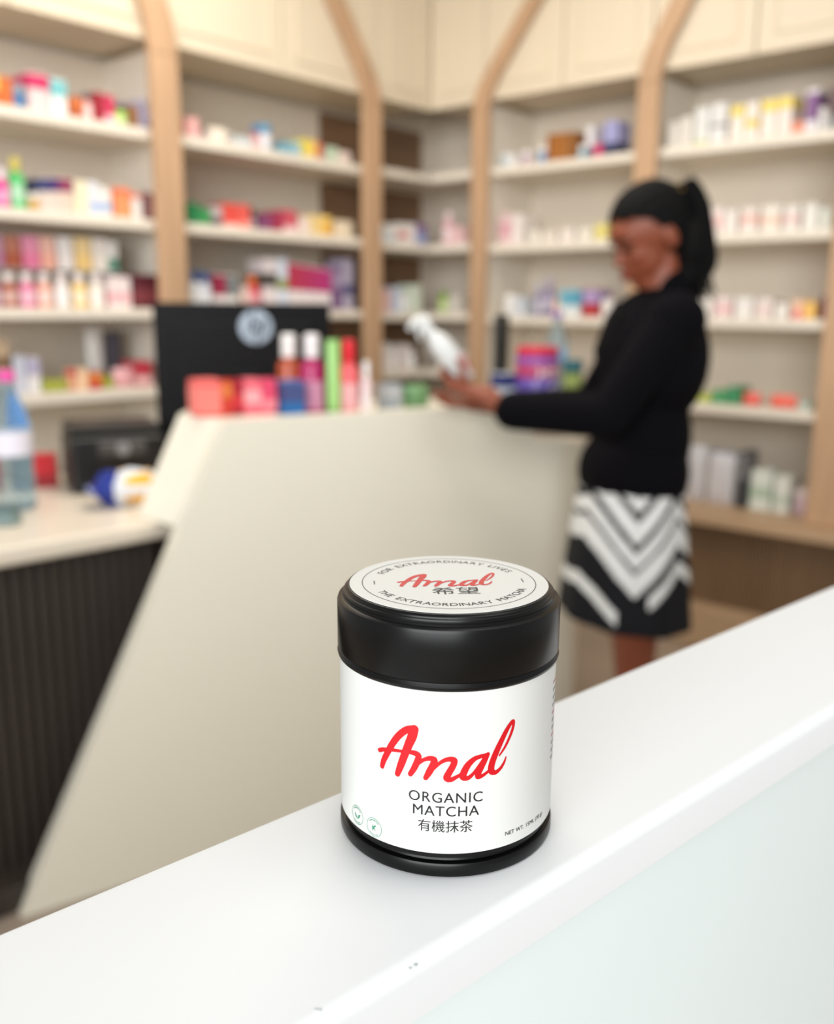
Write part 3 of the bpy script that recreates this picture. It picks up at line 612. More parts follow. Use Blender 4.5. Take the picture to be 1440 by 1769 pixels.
# ------------------------------------------------------------------ goods on the cream counter
def put(kind, label, pos, rz, w, d, h, c1, c2, split=.5, group='goods behind the cream counter edge'):
    kd = KIND[kind]; t = thing(kd[1], label, kd[2], pos, rz, group); kd[0](t, w, d, h, c1, c2, split); return t
def counter_item(kind, x0, x1, ytop, v, label, c1, c2, split=.5, ZI=ZI):
    if x1 < 480: ZI, v = ZP-.0008, .10
    P = onP(0, v, ZI)
    a, b = onplane(x0, 715, P, bP), onplane(x1, 715, P, bP); s0, s1 = (a-P)@dP, (b-P)@dP
    c = onP((s0+s1)/2, v, ZI+.0006); top = onplane((x0+x1)/2, ytop, c, bP)[2]; w = (s1-s0)*.97
    return put(kind, label, onP((s0+s1)/2, v+(min(.09, w)/2), ZI+.0006), RZP, w, min(.09, w), top-ZI, c1, c2, split)
counter_item('box', 340, 383, 657, .075, 'coral pink carton, leftmost on the cream counter', (240, 110, 105), (250, 135, 125), (.1, .8))
counter_item('box', 385, 402, 657, .075, 'slim orange and red carton on the cream counter', (205, 60, 45), (220, 120, 60), (.5, .9))
counter_item('box', 403, 421, 657, .075, 'dark red carton between orange and pink ones on the cream counter', (165, 20, 45), (205, 50, 60), (.2, .6))
counter_item('box', 423, 452, 656, .075, 'light pink carton with pale print on the cream counter', (238, 110, 125), (245, 170, 175), (.3, .7))
counter_item('box', 453, 479, 656, .075, 'rose pink carton beside the blue one on the cream counter', (225, 75, 110), (240, 140, 150), (.1, .4))
counter_item('box', 491, 528, 660, .080, 'blue carton with dark top on the cream counter', (40, 110, 175), (70, 80, 130), (.55, .98))
counter_item('bottle', 490, 528, 578, .185, 'tall rust brown bottle with white cap behind the blue carton', (175, 80, 50), (240, 238, 235))
counter_item('bottle', 530, 568, 578, .11, 'tall magenta bottle with white cap on the cream counter', (175, 25, 95), (240, 235, 236))
counter_item('tube', 571, 593, 588, .09, 'green and white tube right of the magenta bottle', (165, 215, 130), (120, 190, 90))
counter_item('bottle', 595, 627, 588, .09, 'bright red tube-shaped bottle with red cap on the cream counter', (235, 95, 100), (225, 35, 50))
counter_item('bottle', 629, 645, 625, .09, 'small white and pink bottle right of the red one', (240, 220, 222), (240, 238, 236))
def zitem(kind, x0, x1, ytop, ybot, z, label, c1, c2, split=.5, rz=None, dd=None, group='goods behind the cream counter edge'):
    c = onz((x0+x1)/2, ybot, z); k = proj(c)[2]/F; w = (x1-x0)*k*.97; top = aty((x0+x1)/2, ytop, c[1])[2]
    return put(kind, label, (c[0], c[1], z+.0006), RZP if rz is None else rz, w, dd or min(w, .1), top-z, c1, c2, split, group)
zitem('box', 656, 688, 664, 712, ZI, 'small grey-blue carton behind the cream counter edge', (150, 160, 170), (180, 185, 190))
zitem('pouch', 692, 742, 664, 708, ZI, 'green packet behind the cream counter edge, below the spray bottle', (95, 135, 90), (60, 95, 65))
zitem('box', 852, 884, 645, 690, ZI, 'navy and white carton beside the purple tub', (190, 200, 210), (35, 45, 105), (.5, .98))
tub = thing('supplement_tub', 'large purple tub with red lid and white lettering behind the arm', 'tub', (*onz(926, 690, ZI)[:2], ZI+.0006), RZP, None)
k = proj(onz(926, 690, ZI))[2]/F; rt = 37*k; ht = 90*k
p = MB(); p.lathe([(rt*.94, 0), (rt, ht*.03), (rt, ht*.80), (rt*.93, ht*.84)], n=32); p.build('body', plain((98, 80, 160), .3), tub)
p = MB(); p.lathe([(rt*1.004, ht*.42), (rt*1.01, ht*.43), (rt*1.01, ht*.70), (rt*1.004, ht*.71)], n=32); p.build('label', plain((170, 60, 105), .4), tub)
p = MB(); p.lathe([(rt*.95, ht*.8), (rt*.97, ht*.82), (rt*.97, ht*.98), (rt*.9, ht)], n=32); p.build('lid', plain((200, 40, 70), .35), tub)
for s_, zz_, sz in (('HYG', .42, .05), ('C', .1, .05)):
    o = text_mesh('lettering', s_, sz, plain((240, 238, 240)), tub)
    for v in o.data.vertices:
        a = v.co.x/rt-PI/2+.1; v.co = Vector((rt*1.03*math.cos(a), rt*1.03*math.sin(a), ht*zz_+v.co.y))
PET = mat('clear_blue_plastic', (205, 228, 240), 0.06, trans=0.92, ior=1.2, spec=0.4)
WATER = mat('water_fill', (190, 220, 238), 0.05, trans=0.9, ior=1.2)
def water_bottle(label, pos, r, h, capc, labc):
    t = thing('water_bottle', label, 'bottle', pos, 0, 'clear water bottles')
    prof = [(r*.8, 0), (r, h*.03), (r*.96, h*.15), (r, h*.2), (r*.95, h*.3), (r, h*.38), (r, h*.58), (r*.86, h*.70), (r*.5, h*.82), (r*.34, h*.88), (r*.34, h*.93)]
    p = MB(); p.lathe(prof, n=28); p.build('body', PET, t)
    p = MB(); p.lathe([(r*.42, h*.925), (r*.42, h*.99), (r*.38, h)], n=20); p.build('cap', plain(capc, .35), t)
    p = MB(); p.lathe([(r*1.012, h*.40), (r*1.015, h*.41), (r*1.015, h*.56), (r*1.012, h*.57)], n=28); p.build('label', plain(labc, .4), t)
c = onz(965, 690, ZI); k = proj(c)[2]/F
water_bottle('tall clear blue water bottle with purple cap behind the purple tub', (c[0], c[1]+.09, ZI+.0006), 20*k, 148*k, (140, 110, 170), (150, 195, 225))
zitem('jar', 970, 1004, 622, 692, ZI, 'teal and olive jar beside the purple tub', (130, 145, 70), (30, 90, 100))
# dark tower / speaker-like screen edge on the ledge
c = onz(862, 672, ZI); k = proj(c)[2]/F
t = thing('card_terminal', 'slim dark grey upright screen standing beside the right oak post', 'screen', (c[0], c[1]-.02, ZI+.0006), RZP+.25)
p = MB(); p.box((0, 0, 65*k), (34*k, .02, 122*k), bev=.004); p.build('housing', mat('dark_grey_plastic', (62, 62, 60), .4), t)
p = MB(); p.box((0, -.0108, 65*k), (28*k, .001, 112*k)); p.build('screen', mat('dark_screen', (48, 48, 46), .2), t)
p = MB(); p.box((0, 0, .004), (40*k, .07, .008), bev=.003); p.build('foot', mat('dark_grey_plastic', (62, 62, 60), .4), t)

# ------------------------------------------------------------------ monitor, printer, bag, bottles on the low counter
ZLOW = .8254
ml, mr = aty(262, 522, 2.70), aty(570, 524, 2.82); mc = (ml+mr)/2; wv = float(np.linalg.norm((mr-ml)[:2])); mrz = math.atan2(mr[1]-ml[1], mr[0]-ml[0])
zt_ = float(mc[2]); hm = .43
t = thing('monitor', 'black computer monitor seen from behind with a round silver logo', 'monitor', (mc[0], mc[1], ZLOW), mrz)
H = zt_-ZLOW
p = MB(); p.box((0, .012, H-hm/2), (wv, .022, hm), bev=.005); p.box((0, -.004, H-hm/2-.01), (wv*.8, .018, hm*.78), bev=.008); p.build('housing', BLACKP, t)
p = MB(); p.box((0, .0235, H-hm/2), (wv-.014, .002, hm-.016)); p.build('screen', mat('dark_screen', (48, 48, 46), .2), t)
p = MB(); p.box((0, -.03, (H-hm/2)/2+.02), (.09, .02, H-hm/2), bev=.006); p.build('stand', BLACKP, t)
p = MB(); p.box((0, -.02, .006), (.24, .18, .012), bev=.005); p.build('foot', BLACKP, t)
lp = onplane(441, 565, mc, np.array([-math.sin(mrz), math.cos(mrz), 0])); lx = float((lp-mc)@np.array([math.cos(mrz), math.sin(mrz), 0])); lz = float(lp[2])-ZLOW
kk = 2.68/F; rad = 29*kk; SILV = mat('silver_blue_logo', (165, 178, 192), .3, metal=.3)
Mx = Matrix.Rotation(PI/2, 4, 'X')
p = MB(); vs = []
a_ = []
for k in range(33): q = 2*PI*k/32; a_.append((rad*math.cos(q), rad*1.15*math.sin(q)))
p = MB(); p.lathe([(0, 0), (rad*.98, 0), (rad, .001), (rad*.98, .002), (0, .002)], c=(lx, -.0135, lz), n=40, M=Mx); lg = p.build('logo_disc', SILV, t)
def seg3(x0, z0, x1, z1, w):
    g_ = MB(); g_.tube([(lx+x0*rad, -.0162, lz+z0*rad), (lx+x1*rad, -.0162, lz+z1*rad)], w*rad, n=6); return g_
for (x0, z0, x1, z1) in ((-.12, .95, -.48, -.42), (-.30, .32, .0, .32), (.0, .32, -.18, -.42), (.34, .40, .02, -.95), (.34, .40, .62, .36), (.62, .36, .46, -.36), (.46, -.36, .18, -.38)):
    o = seg3(x0, z0, x1, z1, .075).build('logo_stroke', mat('black_gloss', (20, 22, 26), .3), lg)
pl_, prr = aty(118, 742, 2.40), aty(284, 742, 2.51)
t = thing('printer', 'black desktop printer with rounded top on the low counter', 'printer', (*((pl_+prr)/2)[:2], ZLOW), math.atan2(prr[1]-pl_[1], prr[0]-pl_[0]))
wp_ = float(np.linalg.norm((prr-pl_)[:2])); hp_ = float(pl_[2]-ZLOW)+.004
BLK2 = mat('black_printer_plastic', (22, 21, 21), .35)
p = MB(); p.box((0, .11, hp_*.42), (wp_, .22, hp_*.84), bev=.012); p.build('housing', BLK2, t)
p = MB(); p.box((0, .115, hp_*.92), (wp_*.96, .2, hp_*.15), bev=.009); p.build('scanner_lid', BLK2, t)
p = MB(); p.box((.01, -.003, hp_*.66), (wp_*.5, .012, hp_*.2), bev=.003); p.build('control_panel', mat('dark_grey_panel', (70, 68, 66), .3), t)
p = MB(); p.box((0, -.01, hp_*.12), (wp_*.7, .04, .008), bev=.002); p.build('paper_tray', mat('grey_tray', (90, 92, 104), .4), t)
g = MB(); g.lathe([(.0, 0), (.016, 0), (.018, .004), (0, .004)], c=(.01, -.0095, hp_*.66), n=24, M=Matrix.Rotation(PI/2, 4, 'X')); g.build('badge', mat('grey_badge', (130, 130, 130), .3), t)
# chips bag lying on the counter
c = onz(222, 872, ZLOW); k = proj(c)[2]/F
t = thing('snack_bag', 'blue, white and yellow plastic bag lying in front of the printer', 'bag', (c[0], c[1], ZLOW), .45)
nx, ny = 36, 18; vs = []; fs = []; mi = []; Lb, Wb, Hb = 118*k, .10, .105
for sgn in (1, -1):
    for j in range(ny+1):
        for i in range(nx+1):
            u, v = i/nx*2-1, j/ny*2-1; e = max(0, (1-abs(u)**5))*max(0, 1-abs(v)**3)
            vs.append((u*Lb/2, v*Wb/2*(1-.12*u*u), .5*Hb*.9*e*(sgn*.9)*(1+.10*math.sin(9*u+4*v)+.07*math.sin(14*v-5*u))+Hb*.42))
def bagcol(u, v):
    w_ = u+.12*math.sin(5*v)
    if w_ < -.34: return 0
    if w_ < -.08: return 1
    return 2 if (v > .15 and v < .95) or (v < -.45 and v > -.9) else 1
k1 = (nx+1)*(ny+1); g = MB()
for s_ in (0, 1):
    for j in range(ny):
        for i in range(nx):
            a = s_*k1+j*(nx+1)+i; fs.append([a, a+1, a+nx+2, a+nx+1]); mi.append(bagcol(i/nx*2-1, j/ny*2-1))
g.v = vs; g.f = fs; g.mi = mi; g.smooth = [True]*len(fs)
g.build('body', [plain((25, 45, 130), .3), plain((212, 216, 222), .3), plain((228, 170, 50), .35)], t)
g = MB(); g.box((-Lb/2-.004, 0, Hb*.42), (.014, Wb*.8, .003), bev=.001); g.build('crimped_end', plain((150, 165, 215), .3), t)
# red item, bottles, small can at the left
c = onz(82, 842, ZLOW); k = proj(c)[2]/F
put('box', 'bright red carton left of the printer', (c[0]-.01, c[1]+.02, ZLOW), .3, 38*k, .06, 56*k, (200, 25, 35), (150, 15, 25), (.0, .4), None)
c = onz(30, 878, ZLOW); k = proj(c)[2]/F
water_bottle('clear water bottle with pink cap, left of the printer', (c[0], c[1], ZLOW), 33*k, 236*k, (225, 70, 160), (225, 222, 235))
c = onz(2, 850, ZLOW); k = proj(c)[2]/F
water_bottle('clear water bottle with dark blue cap, cut by the left edge', (c[0]-.02, c[1]+.02, ZLOW), 36*k, 240*k, (45, 75, 140), (90, 150, 220))
c = onz(22, 905, ZLOW); k = proj(c)[2]/F
put('jar', 'small grey-green jar at the edge of the low counter', (c[0]-.01, c[1]-.0, ZLOW), 0, 50*k, .06, 34*k, (120, 140, 140), (90, 110, 112), .5, None)

# ------------------------------------------------------------------ the woman
WX, WY = .56, 2.25
person = thing('person', 'woman in black blazer and black and white chevron skirt, looking at a bottle', 'person', (WX, WY, 0), 0)
def Lc(p): return Vector((float(p[0])-WX, float(p[1])-WY, float(p[2])))
SKIN = mat('brown_skin', (132, 68, 44), 0.45, var=0.05, scale=20)
def capsule(bm, a, b, r0, r1, n=14):
    a, b = Vector(a), Vector(b); t_ = b-a; L_ = t_.length; q = t_.to_track_quat('Z', 'Y').to_matrix().to_4x4()
    prof = []
    for k in range(7): x = -PI/2+PI/2*k/6; prof.append((max(1e-4, r0*math.cos(x)), r0*math.sin(x)))
    for k in range(7): x = PI/2*k/6; prof.append((max(1e-4, r1*math.cos(x)), L_+r1*math.sin(x)))
    vs = []
    for r, z in prof: vs.append([bm.verts.new(a+(q @ Vector((r*math.cos(2*PI*k/n), r*math.sin(2*PI*k/n), z)))) for k in range(n)])
    for i in range(len(vs)-1):
        for k in range(n): bm.faces.new((vs[i][k], vs[i][(k+1) % n], vs[i+1][(k+1) % n], vs[i+1][k]))
    bm.faces.new(vs[0][::-1]); bm.faces.new(vs[-1])
def ellip(bm, c, r, rot=None, seg=24):
    M = Matrix.Translation(Vector(c)) @ (rot.to_4x4() if rot else Matrix()) @ Matrix.Diagonal((*r, 1))
    bmesh.ops.create_uvsphere(bm, u_segments=seg, v_segments=seg//2+2, radius=1, matrix=M)
def remeshed(name, bm, m, parent, voxel, smooth=4):
    me = bpy.data.meshes.new(name+'_raw'); bm.to_mesh(me); bm.free(); o = bpy.data.objects.new(name+'_raw', me); COL.objects.link(o)
    r = o.modifiers.new('r', 'REMESH'); r.mode = 'VOXEL'; r.voxel_size = voxel; r.use_smooth_shade = True
    if smooth: s_ = o.modifiers.new('s', 'SMOOTH'); s_.iterations = smooth; s_.factor = .5
    dg = bpy.context.evaluated_depsgraph_get(); dg.update(); me2 = bpy.data.meshes.new_from_object(o.evaluated_get(dg)); bpy.data.objects.remove(o)
    me2.name = name; me2.materials.clear(); me2.materials.append(m); o = bpy.data.objects.new(name, me2); COL.objects.link(o); o.parent = parent
    return o
# head frame: forward = where she looks (left in the picture, bowed, slightly towards us)
HC = Lc((.538, 2.25, 1.482)); yaw, bow = math.radians(14), math.radians(24)
hf = Vector((-math.cos(bow)*math.cos(yaw), -math.cos(bow)*math.sin(yaw), -math.sin(bow)))
hl = Vector((math.sin(yaw), -math.cos(yaw), 0)); hu = hf.cross(hl).normalized()
if hu.z < 0: hu = -hu
HM = Matrix((( hf.x, hl.x, hu.x), (hf.y, hl.y, hu.y), (hf.z, hl.z, hu.z)))
def hp(f_, l_, u_): return HC+HM @ Vector((f_, l_, u_))
NECK = Lc((.574, 2.25, 1.335)); CH = Lc((.560, 2.25, 1.20)); WA = Lc((.555, 2.25, 1.00)); PE = Lc((.53, 2.25, .87))
SHL, SHR = Lc((.572, 2.100, 1.290)), Lc((.572, 2.400, 1.290))
ELL, ELR = Lc((.425, 2.075, 1.082)), Lc((.455, 2.425, 1.065))
WRL, WRR = Lc((.205, 2.150, 1.083)), Lc((.225, 2.330, 1.070))
bm = bmesh.new()
ellip(bm, hp(-.012, 0, .022), (.093, .074, .088), HM)              # skull
ellip(bm, hp(.030, 0, -.035), (.056, .056, .066), HM)              # face
ellip(bm, hp(.044, 0, -.082), (.034, .034, .026), HM)              # chin
ellip(bm, hp(.058, 0, .030), (.030, .050, .034), HM)               # forehead
capsule(bm, hp(.080, 0, .002), hp(.097, 0, -.028), .0065, .0095); ellip(bm, hp(.090, .010, -.032), (.009, .006, .006), HM); ellip(bm, hp(.090, -.010, -.032), (.009, .006, .006), HM)
ellip(bm, hp(.078, 0, -.054), (.016, .023, .007), HM); ellip(bm, hp(.076, 0, -.066), (.015, .020, .008), HM)   # lips
for s_ in (1, -1):
    ellip(bm, hp(.056, .034*s_, -.024), (.024, .020, .020), HM)    # cheeks
    ellip(bm, hp(-.012, .076*s_, -.008), (.018, .008, .030), HM)   # ears
    capsule(bm, hp(.080, .010*s_, .016), hp(.068, .046*s_, .012), .008, .006)   # brows
capsule(bm, hp(-.02, 0, -.05), NECK, .052, .055)
ellip(bm, CH, (.105, .155, .15)); ellip(bm, (CH+NECK)/2+Vector((0, 0, .01)), (.075, .14, .07)); ellip(bm, WA, (.092, .125, .15)); ellip(bm, PE, (.105, .148, .14))
for sh, el, wr in ((SHL, ELL, WRL), (SHR, ELR, WRR)):
    ellip(bm, sh, (.050, .050, .050)); capsule(bm, sh, el, .045, .036); capsule(bm, el, wr, .036, .024)
for s_, fx in ((-1, .0), (1, .02)):
    hip = PE+Vector((.0, .075*s_, -.02)); kn = Vector((-.015+fx, .065*s_, .47)); an = Vector((.02+fx, .065*s_, .085))
    capsule(bm, hip, kn, .082, .052); capsule(bm, kn, kn+Vector((.02, 0, -.14)), .050, .052); capsule(bm, kn+Vector((.02, 0, -.14)), an, .052, .032)
    capsule(bm, an+Vector((.02, 0, -.045)), an+Vector((-.12, 0, -.055)), .034, .026); capsule(bm, an+Vector((-.12, 0, -.055)), an+Vector((-.16, 0, -.06)), .026, .020)
# bottle axis
bb, bt = aty(808, 655, 2.22), aty(722, 548, 2.22); BB, BT = Lc(bb), Lc(bt); ba = (BT-BB).normalized()
side = Vector((0, -1, 0)); oth = ba.cross(side).normalized()
if oth.z < 0: oth = -oth                      # points up-right, across the bottle
RBOT = .026
def around(hh, ang, r): return BB+ba*hh+(side*math.cos(ang)+oth*math.sin(ang))*r
# left hand: palm under / behind the base, fingers round the far side, thumb on the near side
palmL = around(.012, -PI*.45, .036)
capsule(bm, WRL, WRL.lerp(palmL+Vector((.045, 0, .0)), .6), .024, .026); capsule(bm, WRL.lerp(palmL+Vector((.04, 0, 0)), .5)+Vector((0, .012, 0)), palmL+Vector((0, .022, .0)), .020, .018); capsule(bm, WRL.lerp(palmL+Vector((.04, 0, 0)), .5)-Vector((0, .014, 0)), palmL-Vector((0, .014, .0)), .020, .017)
for k in range(4):
    h0 = -.004+.019*k; R_ = RBOT+.009; L_ = (.95, 1.1, 1.0, .8)[k]
    pts = [around(h0-.002, -PI*.42, R_+.004), around(h0, -PI*.42-.9*L_, R_+.001), around(h0+.002, -PI*.42-1.6*L_, R_), around(h0+.003, -PI*.42-2.2*L_, R_-.001)]
    capsule(bm, palmL.lerp(pts[0], .3), pts[0], .012, .0095)
    for a, b, r in zip(pts, pts[1:], (.0093, .0085, .0078)): capsule(bm, a, b, r, r*.93, 10)
tp = [palmL+Vector((.02, -.02, .012)), around(.010, -.25, RBOT+.014), around(.030, .15, RBOT+.010), around(.052, .30, RBOT+.009)]
for a, b, r in zip(tp, tp[1:], (.013, .0105, .0092)): capsule(bm, a, b, r, r*.9, 10)
# right hand, cupped beneath the base
palmR = Lc((.135, 2.285, 1.092))
capsule(bm, WRR, palmR, .024, .021); capsule(bm, WRR, palmR+Vector((-.01, -.022, -.004)), .022, .017)
for k in range(4):
    o_ = Vector((-.015-.003*k, .020-.020*k, -.004)); L_ = (.8, 1.0, 1.08, .95)[k]; p0 = palmR+o_
    p1 = p0+Vector((-.036*L_, -.004, .000)); p2 = p1+Vector((-.022*L_, -.004, .010)); p3 = p2+Vector((-.010*L_, -.002, .016))
    for a, b, r in ((p0, p1, .0095), (p1, p2, .0088), (p2, p3, .0080)): capsule(bm, a, b, r, r*.92, 10)
q0 = palmR+Vector((.01, .02, .012)); q1 = q0+Vector((-.025, .012, .022)); q2 = q1+Vector((-.020, -.004, .014))
capsule(bm, q0, q1, .012, .010, 10); capsule(bm, q1, q2, .010, .0085, 10)
body = remeshed('body', bm, SKIN, person, .0042, 3)
# eyes, brows, lips
for s_ in (1, -1):
    g = MB(); e = hp(.0745, .029*s_, -.002); M = Matrix.Translation(e) @ HM.to_4x4()
    for i in range(1): 
        bmx = bmesh.new(); bmesh.ops.create_uvsphere(bmx, u_segments=16, v_segments=10, radius=1, matrix=M @ Matrix.Diagonal((.0065, .012, .0035, 1))); bmx.verts.index_update()
        g.add([v.co for v in bmx.verts], [[v.index for v in f.verts] for f in bmx.faces], 0, True); bmx.free()
    ey = g.build('eye', mat('eye_white', (170, 150, 138), .3), person)
    g = MB(); bmx = bmesh.new(); bmesh.ops.create_uvsphere(bmx, u_segments=12, v_segments=8, radius=1, matrix=Matrix.Translation(hp(.0810, .0285*s_, -.0045)) @ HM.to_4x4() @ Matrix.Diagonal((.003, .0048, .0034, 1))); bmx.verts.index_update()
    g.add([v.co for v in bmx.verts], [[v.index for v in f.verts] for f in bmx.faces], 0, True); bmx.free(); g.build('iris', mat('dark_iris', (30, 18, 14), .2), ey)
    g = MB(); g.tube([hp(.0905, .014*s_, .020), hp(.0870, .030*s_, .024), hp(.0720, .047*s_, .018)], [.0028, .003, .0018], n=8); g.build('eyebrow', mat('black_hair', (6, 5, 5), .8, spec=.2), person)
    g = MB(); g.tube([hp(.0835, .014*s_, -.003), hp(.0835, .022*s_, .0005), hp(.0810, .034*s_, .0005), hp(.0730, .046*s_, -.004)], [.0012, .0024, .0026, .0014], n=8); g.build('eyelashes', mat('black_hair', (6, 5, 5), .8, spec=.2), person)
g = MB(); g.tube([hp(.085, -.020, -.058), hp(.094, -.008, -.056), hp(.0955, 0, -.057), hp(.094, .008, -.056), hp(.085, .020, -.058)], [.002, .0045, .005, .0045, .002], n=8)
g.tube([hp(.083, -.018, -.063), hp(.092, -.007, -.066), hp(.093, 0, -.0665), hp(.092, .007, -.066), hp(.083, .018, -.063)], [.002, .005, .0058, .005, .002], n=8)
g.build('lips', mat('lip_skin', (140, 62, 54), .4), person)
# hair: cap with hairline, gathered into a high ponytail of braids
HAIR = mat('black_hair', (6, 5, 5), .8, spec=.2)
bm = bmesh.new(); bmesh.ops.create_uvsphere(bm, u_segments=64, v_segments=48, radius=1)
for v in bm.verts:
    c_ = v.co.copy(); rib_ = 1+.018*math.sin(22*math.atan2(c_.y, c_.z+.3)); v.co = Vector((c_.x*.103*rib_-.014, c_.y*.0825*rib_, c_.z*.099*rib_+.024))
dl = []
for v in bm.verts:
    x, y, z = v.co; line = .052-.9*abs(y)*.35-(0.0 if x > .02 else 0)            # hairline height falls to the temple and the nape
    if x > .0 and z < .072-.30*abs(y)-max(0, .035-x)*1.2: dl.append(v)
    elif -.014 < x <= .0 and z < .030-.30*abs(y)+x*1.0: dl.append(v)
    elif z < -.060: dl.append(v)
bmesh.ops.delete(bm, geom=dl, context='VERTS')
for v in bm.verts: v.co = HC+HM @ v.co
bm.verts.index_update(); g = MB(); g.add([v.co for v in bm.verts], [[v.index for v in f.verts] for f in bm.faces], 0, True); bm.free()
ho = g.build('hair', HAIR, person); sd = ho.modifiers.new('s', 'SOLIDIFY'); sd.thickness = .006; sd.offset = -1
def wpt(x, y, Y=2.25): return Lc(aty(x, y, Y))
root = wpt(1166, 342)
g = MB(); g.tube([root+Vector((.006*math.cos(a), .030*math.sin(a), .026*math.cos(a))) for a in [2*PI*k/20 for k in range(20)]], .009, n=8, closed=True)
g.build('hair_band', mat('gold_brown_band', (120, 95, 45), .4), person)
g = MB(); rnd = random.Random(3)
for k in range(64):
    a, rr_ = rnd.uniform(0, 2*PI), math.sqrt(rnd.random()); j = lambda s: Vector((rnd.uniform(-s, s), rnd.uniform(-s, s), rnd.uniform(-s, s)))
    ox, oy = rr_*math.cos(a), rr_*math.sin(a)
    pts = [wpt(1168, 345)+Vector((ox*.012, oy*.02, 0)), wpt(1178, 318)+Vector((ox*.02, oy*.035, ox*.012)), wpt(1200, 350)+Vector((ox*.026, oy*.05, 0)), wpt(1206, 410)+Vector((ox*.030, oy*.06, 0))+j(.004), wpt(1203, 460)+Vector((ox*.034, oy*.065, 0))+j(.006),
           wpt(1202+rnd.uniform(-22, 20), rnd.uniform(480, 522))+Vector((0, oy*.07, 0))]
    P = crom([(p.x, p.y, p.z) for p in pts], 5); g.tube(P, [.0048 if i < len(P)-4 else .003 for i in range(len(P))], n=6)
g.build('braided_ponytail', HAIR, person)
bm = bmesh.new()
capsule(bm, wpt(1172, 340), wpt(1186, 335), .026, .030); capsule(bm, wpt(1186, 335), wpt(1200, 400), .032, .038); capsule(bm, wpt(1198, 400), wpt(1196, 470), .038, .034); capsule(bm, wpt(1165, 400), wpt(1172, 470), .045, .035)
ellip(bm, wpt(1184, 425), (.038, .078, .078)); ellip(bm, wpt(1180, 475), (.032, .066, .045))
remeshed('hair_bun', bm, HAIR, person, .006, 4)
# blazer
JKT = mat('black_blazer_cloth', (6, 5, 9), 0.9, var=0.1, scale=60, spec=.12)
bm = bmesh.new()
ellip(bm, CH+Vector((0, 0, 0)), (.128, .175, .165)); ellip(bm, (CH+NECK)/2+Vector((.005, 0, .005)), (.088, .165, .082)); ellip(bm, WA+Vector((-.01, 0, .01)), (.114, .148, .17)); ellip(bm, PE+Vector((.0, 0, .055)), (.130, .172, .12))
capsule(bm, NECK+Vector((.02, 0, -.02)), NECK+Vector((.022, 0, .022)), .064, .060)
for sh, el, wr in ((SHL, ELL, WRL), (SHR, ELR, WRR)):
    ellip(bm, sh, (.064, .060, .062)); capsule(bm, sh, el, .058, .049); capsule(bm, el, el.lerp(wr, .93), .048, .041)
bz = remeshed('blazer', bm, JKT, person, .006, 3)
def cut(o, co, no):      # remove everything on the far side of a plane and leave an open hem
    bmx = bmesh.new(); bmx.from_mesh(o.data)
    bmesh.ops.bisect_plane(bmx, geom=bmx.verts[:]+bmx.edges[:]+bmx.faces[:], plane_co=co, plane_no=no, clear_outer=True); bmx.to_mesh(o.data); bmx.free()
cut(bz, Vector((0, 0, .872)), Vector((.06, 0, -1)))
sd = bz.modifiers.new('s', 'SOLIDIFY'); sd.thickness = .004; sd.offset = 1
g = MB()
for s_ in (1, -1):      # lapels
    g.add([(CH+Vector(q)) for q in ((-.085, .03*s_, .135), (-.10, .075*s_, .10), (-.131, .045*s_, .02), (-.128, .012*s_, -.06), (-.118, .01*s_, .05))], [[0, 1, 2, 3, 4]])
lo = g.build('lapel', JKT, person); sd = lo.modifiers.new('s', 'SOLIDIFY'); sd.thickness = .006
# skirt with printed chevrons
SK_N, SK_M = 168, 120; ztop, zhem = .93, .565
vs = []; fs = []; cols = []
for j in range(SK_M+1):
    f_ = j/SK_M; z = ztop+(zhem-ztop)*f_
    rx = .118+.045*f_**.8; ry = .165+.035*f_; cx0 = -.033+.0*f_
    for i in range(SK_N):
        a = 2*PI*i/SK_N; fold = 1+.022*f_*math.sin(9*a+.5); vs.append((cx0+rx*fold*math.cos(a), ry*fold*math.sin(a), z-.012*f_*math.cos(a)))
def chevron(a, f_):     # a: angle, -pi/2 faces us; white when inside a band
    sA = ((a+PI) % (2*PI))-PI; d_ = abs(((sA+PI/2)+PI) % (2*PI)-PI)       # angle from the near side
    x = d_; px = (math.cos(sA)*.155)                                     # across the front, metres
    tri = abs(px+.022)                                                   # V with its point just left of centre
    tri = min(tri, .118)+max(0, tri-.118)*-1.0
    v = f_*(ztop-zhem)+tri*1.05
    for b0, b1 in ((.045, .075), (.098, .150), (.172, .208), (.222, .275)):
        if b0 < v < b1: return True
    v2 = f_*(ztop-zhem)-(.118-tri)*-1.15
    if tri > .020 and .345 < f_*(ztop-zhem)-tri*-1.1+.0 < .0: return True
    w_ = f_*(ztop-zhem)-(.30-(tri-.02)*1.0 if px > -.022 else .255+(.118-tri)*.9)
    return tri > .035 and abs(w_) < .016
for j in range(SK_M):
    for i in range(SK_N):
        a0 = j*SK_N+i; b0 = j*SK_N+(i+1) % SK_N; fs.append([a0, b0, b0+SK_N, a0+SK_N]); cols.append(1 if chevron(2*PI*(i+.5)/SK_N, (j+.5)/SK_M) else 0)
g = MB(); g.v = vs; g.f = fs; g.mi = cols; g.smooth = [True]*len(fs)
so = g.build('skirt', [mat('black_skirt_cloth', (14, 14, 20), .75, spec=.3), mat('white_chevron_print', (226, 226, 224), .7)], person, autosmooth=False); sd = so.modifiers.new('s', 'SOLIDIFY'); sd.thickness = .003
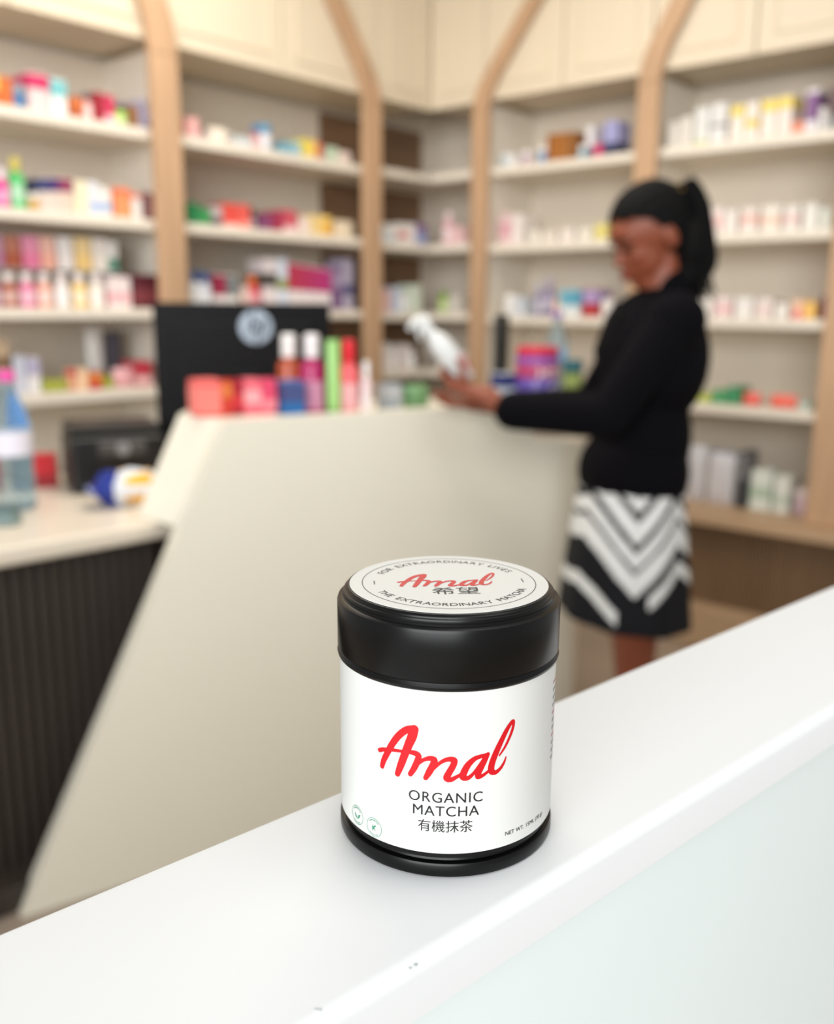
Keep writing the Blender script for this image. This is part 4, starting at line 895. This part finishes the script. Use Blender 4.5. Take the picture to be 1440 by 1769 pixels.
# shoes
for s_, fx in ((-1, .0), (1, .02)):
    an = Vector((.02+fx, .065*s_, .085)); bm = bmesh.new()
    capsule(bm, an+Vector((.028, 0, -.052)), an+Vector((-.11, 0, -.055)), .041, .036); capsule(bm, an+Vector((-.11, 0, -.055)), an+Vector((-.17, 0, -.060)), .035, .027)
    o = remeshed('shoe', bm, mat('black_shoe_leather', (15, 14, 14), .35), person, .006, 3); cut(o, Vector((0, 0, .052)), Vector((0, 0, 1))); cut(o, Vector((0, 0, .002)), Vector((0, 0, -1)))
    sd = o.modifiers.new('s', 'SOLIDIFY'); sd.thickness = .003; sd.offset = 1

# ------------------------------------------------------------------ the bottle in her hand
Q = ba.to_track_quat('Z', 'Y').to_matrix().to_4x4(); Lb_ = (BT-BB).length
sp = thing('spray_bottle', "white plastic spray bottle held tilted in the woman's hands", 'bottle', (WX+BB.x, WY+BB.y, BB.z), 0)
WPL = mat('white_bottle_plastic', (218, 219, 217), .35)
g = MB(); prof = [(.0, 0), (.016, .0), (.019, .004), (.0225, .03), (.0265, .065), (.0275, .095), (.0245, .118), (.0165, .136), (.012, .144), (.012, .152)]
sf = Lb_/.19; g.lathe([(r*1.0, z*sf) for r, z in prof], n=32, M=Q); g.build('body', WPL, sp)
g = MB(); g.lathe([(.0145, .146*sf), (.015, .150*sf), (.015, .166*sf), (.012, .170*sf)], n=24, M=Q); g.build('collar', WPL, sp)
hd = lambda h_, l_, w_=0: ba*(h_*sf)+oth*l_+side*w_
g = MB(); g.tube([hd(.166, .014), hd(.178, .006), hd(.186, -.012), hd(.184, -.028)], [.010, .0125, .011, .008], n=14); g.build('spray_head', WPL, sp)
g = MB(); g.tube([hd(.184, -.026), hd(.182, -.036)], [.0065, .006], n=12); g.build('nozzle', WPL, sp)
g = MB(); g.tube([hd(.174, -.012), hd(.160, -.022), hd(.146, -.030)], [.0045, .005, .004], n=10); g.build('trigger', WPL, sp)
g = MB(); vs = []; 
for k in range(13):
    a = .9+1.4*k/12
    for z in (.012, .060): vs.append(ba*(z*sf)+(side*math.cos(a)+oth*math.sin(a))*(.0203 if z < .03 else .0264))
g.add(vs, [[2*k, 2*k+1, 2*k+3, 2*k+2] for k in range(12)]); g.build('label', plain((225, 130, 145)), sp)
